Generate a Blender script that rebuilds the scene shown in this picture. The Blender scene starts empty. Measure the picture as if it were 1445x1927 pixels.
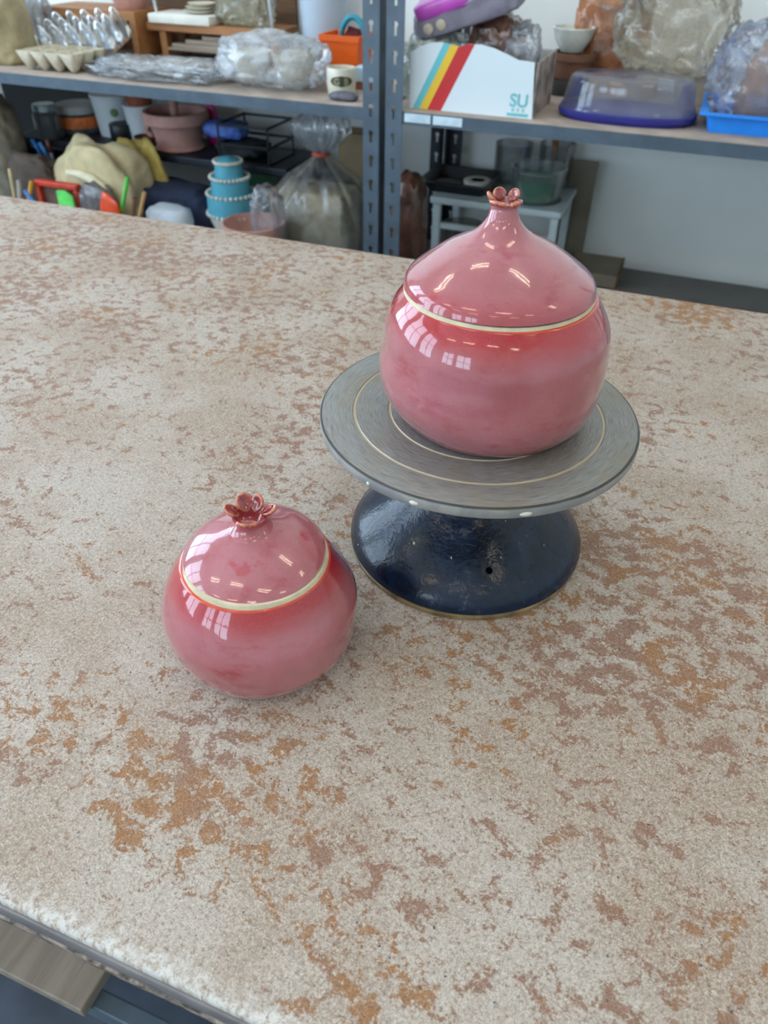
import bpy, bmesh, math, random
from mathutils import Vector, Matrix, noise
random.seed(7)
SC = bpy.context.scene
COL = SC.collection
PI = math.pi

# ------------------------------------------------------------------ camera, light, exposure
R = 0.11                                   # banding wheel radius, the scale of the scene
F_PX, CX, CY = 1390.0, 722.5, 963.5        # lens in pixels of the 1445 x 1927 frame
CAM = Vector((0.86747*R, -3.98937*R, 3.54127*R))
RIGHT = Vector((0.9328, 0.3602, 0.0135)); DOWN = Vector((0.2382, -0.5880, -0.7730)); FWD = Vector((-0.2705, 0.7243, -0.6342))
cam_d = bpy.data.cameras.new('camera'); cam = bpy.data.objects.new('camera', cam_d); COL.objects.link(cam)
cam_d.sensor_fit = 'VERTICAL'; cam_d.sensor_height = 24.0; cam_d.lens = 24.0*F_PX/1927.0
cam_d.clip_start = 0.02
m3 = Matrix((RIGHT, -DOWN, -FWD)).transposed()
cam.matrix_world = Matrix.Translation(CAM) @ m3.to_quaternion().to_matrix().to_4x4()
cam_d.dof.use_dof = True; cam_d.dof.focus_distance = 0.50; cam_d.dof.aperture_fstop = 6.5
SC.camera = cam

w = bpy.data.worlds.new('sky'); SC.world = w; w.use_nodes = True
bg = w.node_tree.nodes['Background']; bg.inputs[0].default_value = (0.63, 0.81, 1.0, 1); bg.inputs[1].default_value = 17.0
SC.view_settings.view_transform = 'Standard'; SC.view_settings.look = 'None'
SC.view_settings.gamma = 1.0; SC.view_settings.use_curve_mapping = False
SC.view_settings.exposure = -1.08
SC.cycles.adaptive_threshold = 0.02; SC.cycles.max_bounces = 7; SC.cycles.diffuse_bounces = 4; SC.cycles.glossy_bounces = 3; SC.cycles.transmission_bounces = 3; SC.cycles.transparent_max_bounces = 12
TUBE_STRENGTH = 31.0
# room limits
RX0, RX1, RY0, RY1, RZ0, RZ1 = -2.6, 2.5, -3.0, 1.6, -0.75, 2.45
WINDOWS_LEFT = [(-2.3, -1.25), (-1.05, 0.0), (0.2, 1.25)]      # y ranges in the left wall
WINDOWS_BEHIND = [(-2.4, -1.5), (-1.3, -0.4)]                # x ranges in the wall behind the camera
WZ0, WZ1 = 0.10, 1.85                                          # sill and head of the left windows
BZ0, BZ1 = 0.25, 1.20                                          # and of the ones behind
def portal(name, loc, rot, sx, sy):
    l = bpy.data.lights.new(name, 'AREA'); l.shape = 'RECTANGLE'; l.size = sx; l.size_y = sy; l.cycles.is_portal = True
    o = bpy.data.objects.new(name, l); o.location = loc; o.rotation_euler = rot; COL.objects.link(o)
for a, b in WINDOWS_LEFT:
    portal('daylight_portal', (RX0-0.06, (a+b)/2, (WZ0+WZ1)/2), (0, -PI/2, 0), WZ1-WZ0, b-a)
for a, b in WINDOWS_BEHIND:
    portal('daylight_portal', ((a+b)/2, RY0-0.06, (BZ0+BZ1)/2), (PI/2, 0, 0), b-a, BZ1-BZ0)

# ------------------------------------------------------------------ helpers
def ray(px, py):
    return RIGHT*((px-CX)/F_PX) + DOWN*((py-CY)/F_PX) + FWD
def at(px, py, y):                          # point seen at a pixel, on the vertical plane at depth y
    d = ray(px, py); return CAM + d*((y-CAM.y)/d.y)
def on(px, py, z):                          # point seen at a pixel, on a level surface
    d = ray(px, py); return CAM + d*((z-CAM.z)/d.z)
def span(l, t, r, b, y):                    # x0, x1, z0, z1 of a thing standing at depth y
    my, mx = (t+b)/2, (l+r)/2
    return at(l, my, y).x, at(r, my, y).x, at(mx, b, y).z, at(mx, t, y).z
def lin(c):
    out = []
    for v in c:
        v /= 255.0
        out.append(v/12.92 if v <= 0.04045 else ((v+0.055)/1.055)**2.4)
    return (*out, 1.0)

class G:                                    # small node-graph helper
    def __init__(s, name):
        s.m = bpy.data.materials.new(name); s.m.use_nodes = True
        s.t = s.m.node_tree; s.t.nodes.clear()
        s.out = s.t.nodes.new('ShaderNodeOutputMaterial')
    def put(s, sock, v):
        if v is None: return
        if isinstance(v, bpy.types.NodeSocket): s.t.links.new(v, sock)
        else: sock.default_value = v
    def n(s, kind, ins=None, **attrs):
        nd = s.t.nodes.new('ShaderNode'+kind)
        for k, v in attrs.items(): setattr(nd, k, v)
        for k, v in (ins or {}).items(): s.put(nd.inputs[k], v)
        return nd
    def obj(s): return s.n('TexCoord').outputs['Object']
    def math(s, op, a, b=0.0, c=None, clamp=False):
        nd = s.n('Math', operation=op, use_clamp=clamp); s.put(nd.inputs[0], a); s.put(nd.inputs[1], b)
        if c is not None: s.put(nd.inputs[2], c)
        return nd.outputs[0]
    dim = '3D'
    def noise(s, vec, scale, detail=3.0, rough=0.55, dist=0.0):
        return s.n('TexNoise', {'Vector': vec, 'Scale': scale, 'Detail': detail, 'Roughness': rough, 'Distortion': dist}, noise_dimensions=s.dim).outputs[0]
    def ss(s, v, lo, hi, a=0.0, b=1.0):
        return s.n('MapRange', {'Value': v, 'From Min': lo, 'From Max': hi, 'To Min': a, 'To Max': b}, interpolation_type='SMOOTHSTEP').outputs[0]
    def mix(s, fac, a, b, blend='MIX'):
        nd = s.n('Mix', data_type='RGBA', blend_type=blend)
        s.put(nd.inputs[0], fac); s.put(nd.inputs[6], a); s.put(nd.inputs[7], b); return nd.outputs[2]
    def mapping(s, vec, scale=(1, 1, 1), rot=(0, 0, 0), loc=(0, 0, 0)):
        return s.n('Mapping', {'Vector': vec, 'Scale': scale, 'Rotation': rot, 'Location': loc}).outputs[0]
    def bump(s, h, strength=0.3, dist=0.001):
        return s.n('Bump', {'Height': h, 'Strength': strength, 'Distance': dist}).outputs[0]
    def bsdf(s, **ins):
        return s.n('BsdfPrincipled', {k.replace('_', ' '): v for k, v in ins.items()})
    def done(s, sh):
        s.t.links.new(sh.outputs[0] if not isinstance(sh, bpy.types.NodeSocket) else sh, s.out.inputs[0]); return s.m

_mats = {}
def mat(name, rgb, rough=0.55, metal=0.0, var=0.12, scale=30.0, bump=0.0, coat=0.0, spec=0.5):
    if name in _mats: return _mats[name]
    g = G(name); o = g.obj(); nz = g.noise(o, scale, 4.0)
    c = lin(rgb)
    dark = tuple(v*(1-var*1.6) for v in c[:3])+(1,); lite = tuple(min(1, v*(1+var)) for v in c[:3])+(1,)
    col = g.mix(g.ss(nz, 0.3, 0.7), dark, lite)
    ins = dict(Base_Color=col, Roughness=rough, Metallic=metal, Coat_Weight=coat, Coat_Roughness=0.08)
    b = g.bsdf(**ins); b.inputs['Specular IOR Level'].default_value = spec
    if bump: g.t.links.new(g.bump(g.noise(o, scale*4, 4.0), bump, 0.004), b.inputs['Normal'])
    _mats[name] = g.done(b); return _mats[name]
def film(name, rgb=(235, 240, 245), lo=0.05, hi=0.35, scale=45.0, rough=0.2):
    """thin plastic: see-through, glossy, clouded in its creases"""
    if name in _mats: return _mats[name]
    g = G(name); o = g.obj()
    nz = g.noise(o, scale, 3.0, 0.6, 0.4)
    lay = g.n('LayerWeight', {'Blend': 0.3}).outputs['Facing']
    fac = g.math('ADD', g.ss(nz, 0.38, 0.66, lo, hi), g.math('MULTIPLY', lay, 0.15), clamp=True)
    tr = g.n('BsdfTransparent', {'Color': (*[0.75+0.25*v for v in lin(rgb)[:3]], 1)})
    d1 = g.n('BsdfDiffuse', {'Color': lin(rgb)}); d2 = g.n('BsdfTranslucent', {'Color': lin(rgb)}); df = g.n('MixShader', {0: .45}); g.t.links.new(d1.outputs[0], df.inputs[1]); g.t.links.new(d2.outputs[0], df.inputs[2]); gl = g.n('BsdfGlossy', {'Color': (1, 1, 1, 1), 'Roughness': rough})
    m1 = g.n('MixShader', {0: fac}); g.t.links.new(tr.outputs[0], m1.inputs[1]); g.t.links.new(df.outputs[0], m1.inputs[2])
    fr = g.math('ADD', g.math('MULTIPLY', g.n('Fresnel', {'IOR': 1.5}).outputs[0], 0.75), 0.02, clamp=True)
    m2 = g.n('MixShader', {0: fr}); g.t.links.new(m1.outputs[0], m2.inputs[1]); g.t.links.new(gl.outputs[0], m2.inputs[2])
    _mats[name] = g.done(m2); return _mats[name]

def mesh_obj(name, bm, m, parent=None, loc=(0, 0, 0), smooth=True, angle=None):
    bmesh.ops.recalc_face_normals(bm, faces=bm.faces)
    me = bpy.data.meshes.new(name); bm.to_mesh(me); bm.free()
    if smooth:
        for p in me.polygons: p.use_smooth = True
        if angle is not None: me.set_sharp_from_angle(angle=angle)
    if m: me.materials.append(m)
    o = bpy.data.objects.new(name, me); COL.objects.link(o)
    if parent: o.parent = parent
    o.location = loc
    return o
def tag(o, label, cat, group=None):
    o['label'] = label; o['category'] = cat
    if group: o['group'] = group
    return o
def thing(name, label, cat, loc=(0, 0, 0), rotz=0.0, group=None):
    o = bpy.data.objects.new(name, None); COL.objects.link(o); o.empty_display_size = 0.02
    o.location = loc; o.rotation_euler = (0, 0, rotz)
    return tag(o, label, cat, group)
def struct(o): o['kind'] = 'structure'; return o

def box(x0, x1, y0, y1, z0, z1, bev=0.0, bm=None, seg=2):
    new = bm is None
    if new: bm = bmesh.new()
    vs = [bm.verts.new((x, y, z)) for x in (x0, x1) for y in (y0, y1) for z in (z0, z1)]
    fs = [bm.faces.new([vs[i] for i in q]) for q in ((0, 1, 3, 2), (4, 6, 7, 5), (0, 4, 5, 1), (2, 3, 7, 6), (0, 2, 6, 4), (1, 5, 7, 3))]
    if bev:
        es = {e for f in fs for e in f.edges}
        bmesh.ops.bevel(bm, geom=list(es), offset=bev, segments=seg, affect='EDGES', profile=0.5)
    return bm
def lathe(prof, seg=32, sx=1.0, sy=1.0, rfun=None, power=None, bm=None, off=(0, 0, 0)):
    bm = bm or bmesh.new(); rings = []
    for r, z in prof:
        if r <= 1e-6: rings.append([bm.verts.new((off[0], off[1], z+off[2]))]); continue
        ring = []
        for k in range(seg):
            a = 2*PI*k/seg; rr = r*(rfun(a, z) if rfun else 1.0); ca, sa = math.cos(a), math.sin(a)
            if power:
                ca = math.copysign(abs(ca)**power, ca); sa = math.copysign(abs(sa)**power, sa)
            ring.append(bm.verts.new((off[0]+rr*ca*sx, off[1]+rr*sa*sy, z+off[2])))
        rings.append(ring)
    for a, b in zip(rings, rings[1:]):
        for k in range(seg):
            j = (k+1) % seg
            if len(a) == 1 and len(b) == 1: continue
            if len(a) == 1: bm.faces.new((a[0], b[k], b[j]))
            elif len(b) == 1: bm.faces.new((a[k], b[0], a[j]))
            else: bm.faces.new((a[k], b[k], b[j], a[j]))
    return bm
def tube(pts, r, seg=8, bm=None, taper=None):
    bm = bm or bmesh.new(); pts = [Vector(p) for p in pts]; rings = []
    for i, p in enumerate(pts):
        d = (pts[min(i+1, len(pts)-1)]-pts[max(i-1, 0)]).normalized()
        u = d.cross(Vector((0.31, 0.17, 0.93))).normalized(); v = d.cross(u)
        rr = r if taper is None else r*taper[i]
        rings.append([bm.verts.new(p+u*rr*math.cos(2*PI*k/seg)+v*rr*math.sin(2*PI*k/seg)) for k in range(seg)])
    for a, b in zip(rings, rings[1:]):
        for k in range(seg): bm.faces.new((a[k], a[(k+1) % seg], b[(k+1) % seg], b[k]))
    bm.faces.new(rings[0][::-1]); bm.faces.new(rings[-1])
    return bm
def prism(poly, y0, y1, bm=None):           # polygon in x, z extruded along y
    bm = bm or bmesh.new()
    a = [bm.verts.new((x, y0, z)) for x, z in poly]; b = [bm.verts.new((x, y1, z)) for x, z in poly]
    bm.faces.new(a); bm.faces.new(b[::-1]); n = len(poly)
    for i in range(n): bm.faces.new((a[i], b[i], b[(i+1) % n], a[(i+1) % n]))
    return bm
def blob(w, d, h, seed=0, amp=0.18, freq=2.2, sub=4, boxy=0.6, ridged=True, foot=True, fold=None, crease=0.0):
    """crumpled bag or cloth, w x d x h, standing on its z = 0"""
    bm = bmesh.new(); bmesh.ops.create_icosphere(bm, subdivisions=sub, radius=1.0)
    off = Vector((seed*13.7, seed*5.1, seed*2.9))
    for v in bm.verts:
        p = v.co.copy()
        q = Vector([math.copysign(abs(c)**boxy, c) for c in p])
        s = noise.fractal(p*freq+off, 1.0, 2.0, 4)
        if ridged: s = 0.6*s + 0.55*(0.5-abs(noise.noise(p*freq*1.7+off*1.3))*2.0) + 0.25*(0.4-abs(noise.noise(p*freq*4.1+off))*2.0)
        if crease:
            pv = p*freq*1.6+off
            ds, pts = noise.voronoi(pv); c0 = Vector(pts[0]); s = 0.35*s + crease*(0.45*noise.cell(c0*3.1)+1.3*noise.cell_vector(c0*7.3).dot(pv-c0))
        q = q*(1.0+amp*s)
        if fold: q = q*(1.0+fold[0]*math.cos(fold[1]*math.atan2(p.y, p.x)+2*p.z+seed))
        v.co = (q.x*w/2, q.y*d/2, q.z*h/2)
    zmin = min(v.co.z for v in bm.verts); zmax = max(v.co.z for v in bm.verts)
    for v in bm.verts:
        z = (v.co.z-zmin)/(zmax-zmin)
        if foot: z = max(0.0, (z-0.1)/0.9)
        v.co.z = z*h
    return bm
def put_blob(name, label, cat, l, t, r, b, y, m, zs=None, d=None, group=None, **kw):
    x0, x1, z0, z1 = span(l, t, r, b, y)
    if zs is not None: z0 = zs
    o = mesh_obj(name, blob(x1-x0, d or (x1-x0)*0.7, z1-z0, **kw), m, None, ((x0+x1)/2, y, z0))
    return tag(o, label, cat, group)
def text_mesh(body, size, m, parent, loc, rot, name, bold=0.0):
    cu = bpy.data.curves.new(name, 'FONT'); cu.body = body; cu.size = size; cu.align_x = 'CENTER'; cu.extrude = 0.0003; cu.offset = bold
    tmp = bpy.data.objects.new(name+'_src', cu); COL.objects.link(tmp)
    me = bpy.data.meshes.new_from_object(tmp.evaluated_get(bpy.context.evaluated_depsgraph_get()))
    bpy.data.objects.remove(tmp); bpy.data.curves.remove(cu)
    me.materials.clear(); me.materials.append(m)
    o = bpy.data.objects.new(name, me); COL.objects.link(o); o.parent = parent; o.location = loc; o.rotation_euler = rot
    return o

# ------------------------------------------------------------------ special materials
def table_material():
    g = G('worn_hardboard'); o = g.obj(); sx = g.n('SeparateXYZ', {0: o}); X, Y = sx.outputs[0], sx.outputs[1]
    def spot(cx, cy, r, amt):
        dx = g.math('SUBTRACT', X, cx); dy = g.math('SUBTRACT', Y, cy)
        d = g.math('SQRT', g.math('ADD', g.math('MULTIPLY', dx, dx), g.math('MULTIPLY', dy, dy)))
        return g.ss(d, 0.15*r, 1.25*r, amt, 0.0)
    def total(lst):
        s = None
        for a in lst: s = a if s is None else g.math('ADD', s, a)
        return s
    g.dim = '2D'
    bias = total([spot(-.10, -.262, .055, .09), spot(-.187, -.25, .045, .07), spot(.157, -.02, .12, .08), spot(.10, .05, .07, .06),
                  spot(-.298, .223, .09, .08), spot(-.70, .38, .33, .06), spot(.145, .516, .07, .10), spot(.055, -.12, .07, .05),
                  spot(.15, -.16, .10, .03), spot(-.20, .10, .06, .05), spot(-.36, .43, .12, .04), spot(.05, -.335, .04, .07), spot(.14, -.28, .09, .03),
                  spot(-.32, .05, .15, -.06), spot(-.215, -.185, .06, -.09), spot(-.27, -.08, .08, -.08), spot(.17, .32, .17, -.05), spot(.02, -.23, .06, -.03),
                  g.ss(g.noise(g.mapping(o, (1, 1.7, 1), (0, 0, 0.4)), 6.0, 3.0, 0.6), .35, .68, -.045, .045)])
    # the strip along the front edge has been wiped
    line = g.math('ADD', Y, g.math('MULTIPLY', X, 0.12))
    bias = g.math('ADD', bias, g.math('MULTIPLY', g.ss(line, -.3245, -.3225, -.085, 0.0), g.ss(X, -.02, .05, 1.0, 0.35)))
    fine = g.noise(o, 430.0, 3.0, 0.75)
    patch = g.noise(g.mapping(o, (1, 1.2, 1), (0, 0, .5)), 72.0, 6.0, 0.66, 0.25)
    f = g.math('ADD', g.math('ADD', patch, bias), g.math('MULTIPLY', g.math('SUBTRACT', fine, 0.5), 0.34))
    mask = g.ss(f, 0.528, 0.625)
    halo = g.ss(f, 0.44, 0.62)
    ochre = total([spot(-.10, -.262, .07, .25), spot(-.187, -.25, .05, .2), spot(.157, .0, .12, .12), spot(.145, .516, .1, .3), spot(-.298, .223, .09, .1), spot(.05, -.12, .09, .2), spot(.04, -.33, .06, .2), spot(-.02, -.28, .07, .1)])
    och = g.ss(g.math('ADD', g.noise(o, 14.0, 2.0), ochre), 0.52, 0.72)
    pcol = g.mix(och, lin((146, 104, 84)), lin((162, 106, 46)))
    pcol = g.mix(g.ss(fine, .35, .65, 0.0, .4), pcol, lin((116, 78, 52)))
    base = g.mix(g.ss(g.noise(o, 9.0, 3.0, 0.6), .35, .65), lin((168, 147, 130)), lin((190, 178, 167)))
    base = g.mix(g.math('MULTIPLY', halo, 0.6), base, lin((164, 138, 118)))
    base = g.mix(g.ss(fine, .52, .70, 0.0, .75), base, lin((140, 114, 94)))
    base = g.mix(g.ss(fine, .46, .30, 0.0, .5), base, lin((206, 198, 188)))
    col = g.mix(g.math('MULTIPLY', mask, 0.92), base, pcol)
    # pale and dark fibres lying every way
    lf = df = None
    for k, (rot, ds) in enumerate(((0.3, 2.2), (1.4, 2.6), (2.5, 2.4))):
        fb = g.noise(g.mapping(g.mapping(o, (1, 1, 1), (0, 0, rot)), (230, 1100, 1), (0, 0, 0), (k*3.3, k*1.7, 0)), 1.0, 2.0, 0.55, ds)
        a = g.ss(fb, .58, .70); b = g.ss(fb, .42, .31)
        lf = a if lf is None else g.math('MAXIMUM', lf, a); df = b if df is None else g.math('MAXIMUM', df, b)
    col = g.mix(g.math('MULTIPLY', lf, g.ss(mask, 0, 1, .75, .34)), col, lin((222, 213, 200)))
    col = g.mix(g.math('MULTIPLY', df, 0.55), col, lin((104, 84, 68)))
    flecks = g.ss(g.noise(o, 330.0, 1.0), .80, .83)
    col = g.mix(flecks, col, lin((70, 72, 84)))
    worn = g.math('MULTIPLY', g.ss(g.math('ADD', Y, g.math('MULTIPLY', g.math('SUBTRACT', g.noise(o, 90., 5., .7), .5), .03)), -.341, -.353), g.ss(g.noise(o, 210., 4., .75), .60, .44))
    col = g.mix(g.math('MULTIPLY', worn, .72), col, lin((228, 226, 222)))
    b = g.bsdf(Base_Color=col, Roughness=0.62)
    b.inputs['Specular IOR Level'].default_value = 0.35
    hgt = g.math('ADD', g.math('SUBTRACT', lf, df), g.math('MULTIPLY', fine, 1.5))
    g.t.links.new(g.bump(hgt, 0.35, 0.0006), b.inputs['Normal'])
    return g.done(b)

def glaze_material(name, red_lo, red_hi, or_lo, or_hi, blot=0.0, seed=0.0, rs=.95):
    """pink glaze that breaks red and orange between given heights"""
    g = G(name); o = g.obj(); z = g.n('SeparateXYZ', {0: o}).outputs[2]
    oo = g.mapping(o, loc=(seed, seed*.7, seed*.3))
    n1 = g.noise(oo, 22.0, 4.0, .55); n2 = g.noise(g.mapping(oo, (1, 1, 2.2)), 38.0, 5.0, .6); sp = g.noise(oo, 1500.0, 2.0, .6); sp2 = g.noise(oo, 700.0, 2.0, .6)
    col = g.mix(g.ss(n1, .3, .7), lin((176, 107, 114)), lin((164, 93, 97)))
    col = g.mix(g.ss(n2, .52, .76, 0.0, .75), col, lin((156, 52, 66)))
    zz = g.math('ADD', z, g.math('MULTIPLY', g.math('SUBTRACT', n2, .5), .010))
    red = g.math('MULTIPLY', g.ss(zz, red_lo, red_hi), g.ss(sp2, .25, .60, .75, 1.0))
    col = g.mix(g.math('MULTIPLY', red, rs), col, lin((168, 30, 36)))
    zo = g.math('ADD', z, g.math('MULTIPLY', g.math('SUBTRACT', n2, .5), .002))
    col = g.mix(g.ss(zo, or_lo, or_hi), col, lin((204, 70, 34)))
    if blot:
        col = g.mix(g.math('MULTIPLY', g.ss(g.noise(oo, 62.0, 3.0), .62, .72), blot), col, lin((168, 30, 38)))
    col = g.mix(g.ss(sp, .40, .30, 0.0, .35), col, lin((110, 48, 58)))
    col = g.mix(g.ss(sp2, .58, .74, 0.0, .15), col, lin((206, 142, 150)))
    b = g.bsdf(Base_Color=col, Roughness=0.16, Coat_Weight=1.0, Coat_Roughness=0.025, Coat_IOR=1.5)
    b.inputs['Specular IOR Level'].default_value = 0.25
    g.t.links.new(g.bump(n1, 0.12, 0.004), b.inputs['Coat Normal'])
    return g.done(b)
def petal_material():
    g = G('petal_glaze'); o = g.obj(); n = g.noise(o, 330.0, 4.0, .6)
    lw = g.n('NewGeometry').outputs['Pointiness']
    col = g.mix(g.ss(n, .35, .7), lin((120, 24, 26)), lin((160, 50, 50)))
    col = g.mix(g.ss(g.math('ADD', lw, g.math('MULTIPLY', g.math('SUBTRACT', n, .5), .25)), .52, .62), col, lin((206, 122, 82)))
    return g.done(g.bsdf(Base_Color=col, Roughness=.12, Coat_Weight=1.0, Coat_Roughness=.03))
def disc_material():
    g = G('turned_aluminium'); o = g.obj(); s = g.n('SeparateXYZ', {0: o}); X, Y, Z = s.outputs
    r = g.math('SQRT', g.math('ADD', g.math('MULTIPLY', X, X), g.math('MULTIPLY', Y, Y)))
    th = g.math('ARCTAN2', Y, X)
    v = g.n('CombineXYZ', {0: g.math('MULTIPLY', r, 2600.0), 1: g.math('MULTIPLY', th, 7.0), 2: 0.0}).outputs[0]
    streak = g.noise(v, 1.0, 3.0, .6); pits = g.noise(g.mapping(v, (.9, .55, 1)), 1.0, 3.0, .7); cloud = g.noise(o, 26.0, 4.0, .6)
    col = g.mix(g.ss(streak, .3, .7), lin((116, 115, 112)), lin((154, 152, 148)))
    col = g.mix(g.ss(cloud, .45, .68, 0, .5), col, lin((136, 124, 102)))
    col = g.mix(g.ss(pits, .58, .68, 0, .75), col, lin((52, 50, 48)))
    col = g.mix(g.ss(g.noise(o, 300.0, 2.0), .73, .76), col, lin((206, 200, 190)))
    gr = None
    for rr in (0.0862, 0.0617):
        a = g.ss(g.math('ABSOLUTE', g.math('SUBTRACT', r, rr)), .0011, .0007); gr = a if gr is None else g.math('MAXIMUM', gr, a)
    col = g.mix(g.math('MULTIPLY', gr, .8), col, lin((196, 178, 146)))
    rim = g.math('MULTIPLY', g.ss(g.math('ADD', r, g.math('MULTIPLY', g.math('SUBTRACT', streak, .5), .003)), .1078, .1088), g.ss(Z, -.0012, -.0004))
    col = g.mix(g.math('MULTIPLY', rim, .85), col, lin((34, 32, 32)))
    side = g.ss(Z, -.0010, -.0014)
    scol = g.mix(g.ss(g.noise(o, 55.0, 4.0), .4, .6), lin((132, 134, 134)), lin((152, 151, 147)))
    scol = g.mix(g.ss(g.noise(o, 70.0, 3.0), .66, .72), scol, lin((160, 112, 84)))
    col = g.mix(side, col, scol)
    b = g.bsdf(Base_Color=col, Roughness=.45, Metallic=g.ss(side, 0, 1, .4, .1))
    return g.done(b)
def enamel_material():
    g = G('blue_enamel'); o = g.obj(); z = g.n('SeparateXYZ', {0: o}).outputs[2]
    n = g.noise(o, 34.0, 6.0, .65); n2 = g.noise(o, 150.0, 4.0, .7)
    col = g.mix(g.ss(n, .35, .7), lin((6, 16, 30)), lin((12, 34, 60)))
    dust = g.math('MULTIPLY', g.ss(n, .56, .72), g.ss(n2, .45, .7))
    col = g.mix(g.math('MULTIPLY', dust, .30), col, lin((120, 128, 134)))
    col = g.mix(g.ss(g.noise(o, 240.0, 1.0), .775, .795), col, lin((168, 164, 158)))
    b = g.bsdf(Base_Color=col, Roughness=g.ss(dust, 0, 1, .22, .6), Coat_Weight=.15, Coat_Roughness=.08)
    b.inputs['Specular IOR Level'].default_value = .3
    g.t.links.new(g.bump(g.noise(o, 260.0, 2.0), .25, .0012), b.inputs['Normal']); g.t.links.new(g.bump(g.noise(o, 260.0, 2.0), .2, .0012), b.inputs['Coat Normal'])
    return g.done(b)
def wood_material(name, a, b_, axis='x', rough=.6):
    g = G(name); o = g.obj(); sc = (3, 40, 40) if axis == 'x' else (40, 3, 40)
    n = g.noise(g.mapping(o, sc), 1.0, 5.0, .6, .8); k = g.noise(g.mapping(o, tuple(v*5 for v in sc)), 1.0, 3.0)
    col = g.mix(g.ss(n, .3, .7), lin(a), lin(b_)); col = g.mix(g.ss(k, .55, .7, 0, .4), col, tuple(v*.6 for v in lin(a)[:3])+(1,))
    return g.done(g.bsdf(Base_Color=col, Roughness=rough))
M_TABLE = table_material(); M_DISC = disc_material(); M_ENAMEL = enamel_material(); M_PETAL = petal_material()
M_STEEL = mat('blue_grey_steel', (84, 99, 112), .42, .15, .10, 25, .05)
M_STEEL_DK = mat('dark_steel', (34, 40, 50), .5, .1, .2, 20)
M_WALL = mat('wall_paint', (238, 242, 240), .8, 0, .03, 3)
M_CEIL = mat('ceiling_paint', (238, 238, 234), .9, 0, .03, 4)
M_FLOOR = mat('sealed_concrete', (70, 79, 93), .5, 0, .3, 6, .05)
M_DECK = mat('shelf_board', (170, 155, 143), .75, 0, .12, 18, .08)
M_GREYDECK = mat('grey_shelf_board', (104, 102, 98), .7, 0, .15, 8)
M_OAK = wood_material('oak_brown', (140, 92, 52), (168, 116, 70))
M_GREYWOOD = wood_material('weathered_plank', (128, 116, 102), (152, 140, 126), 'y')
M_BOARD = wood_material('grey_board', (130, 116, 100), (156, 142, 126))
M_CREAM = mat('bare_clay', (214, 200, 170), .8, 0, .08, 90)
M_WHITE = mat('white_plastic', (214, 222, 226), .4, 0, .04, 12)
M_BLACK = mat('black_plastic', (16, 18, 24), .4, 0, .2, 15)
M_TERRA = mat('terracotta', (150, 86, 62), .8, 0, .15, 30)
M_PINKCLAY = mat('pink_bisque', (200, 152, 140), .75, 0, .08, 25)
M_GLASS = film('clear_plastic', (215, 222, 226), .04, .12, 14, .08)
M_FILM = film('clear_film', (226, 232, 238), .06, .40, 38)
M_FILMW = film('milky_film', (232, 238, 246), .16, .55, 22)

# ------------------------------------------------------------------ room
def wall_with_openings(name, along, fixed, lo, hi, opens, thick, W0, W1):
    bm = bmesh.new()
    def slab(a, b, z0, z1):
        if along == 'y': box(fixed-thick, fixed, a, b, z0, z1, bm=bm)
        else: box(a, b, fixed-thick, fixed, z0, z1, bm=bm)
    cur = lo
    for a, b in opens:
        slab(cur, a, RZ0, RZ1); slab(a, b, RZ0, W0); slab(a, b, W1, RZ1); cur = b
    slab(cur, hi, RZ0, RZ1)
    return struct(mesh_obj(name, bm, M_WALL, smooth=False))
struct(mesh_obj('floor', box(RX0-.1, RX1+.1, RY0-.1, RY1+.1, RZ0-.05, RZ0), M_FLOOR, smooth=False))
struct(mesh_obj('ceiling', box(RX0-.1, RX1+.1, RY0-.1, RY1+.1, RZ1, RZ1+.05), M_CEIL, smooth=False))
struct(mesh_obj('wall_back', box(RX0-.1, RX1+.1, RY1, RY1+.1, RZ0, RZ1), M_WALL, smooth=False))
struct(mesh_obj('wall_right', box(RX1, RX1+.1, RY0-.1, RY1, RZ0, RZ1), M_WALL, smooth=False))
wall_with_openings('wall_left', 'y', RX0, RY0-.1, RY1, WINDOWS_LEFT, .1, WZ0, WZ1)
wall_with_openings('wall_behind', 'x', RY0, RX0, RX1, WINDOWS_BEHIND, .1, BZ0, BZ1)
M_FRAME = mat('window_frame_paint', (150, 152, 156), .5)
wn = 0
for along, fixed, opens, W0, W1 in (('y', RX0-.05, WINDOWS_LEFT, WZ0, WZ1), ('x', RY0-.05, WINDOWS_BEHIND, BZ0, BZ1)):
    for a, b in opens:
        wn += 1
        f = struct(bpy.data.objects.new('window_%d' % wn, None)); COL.objects.link(f)
        def bar(name, u0, u1, z0, z1, t=.025):
            if along == 'y': mesh_obj(name, box(fixed-t, fixed+t, u0, u1, z0, z1), M_FRAME, f, smooth=False)
            else: mesh_obj(name, box(u0, u1, fixed-t, fixed+t, z0, z1), M_FRAME, f, smooth=False)
        bar('window_frame', a, a+.04, W0, W1); bar('window_frame', b-.04, b, W0, W1)
        bar('window_frame', a+.04, b-.04, W0, W0+.04); bar('window_frame', a+.04, b-.04, W1-.04, W1)
        bar('mullion', (a+b)/2-.02, (a+b)/2+.02, W0+.04, W1-.04, .02); bar('mullion', a+.04, (a+b)/2-.02, (W0+W1)/2, (W0+W1)/2+.03, .02); bar('mullion', (a+b)/2+.02, b-.04, (W0+W1)/2, (W0+W1)/2+.03, .02)
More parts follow.
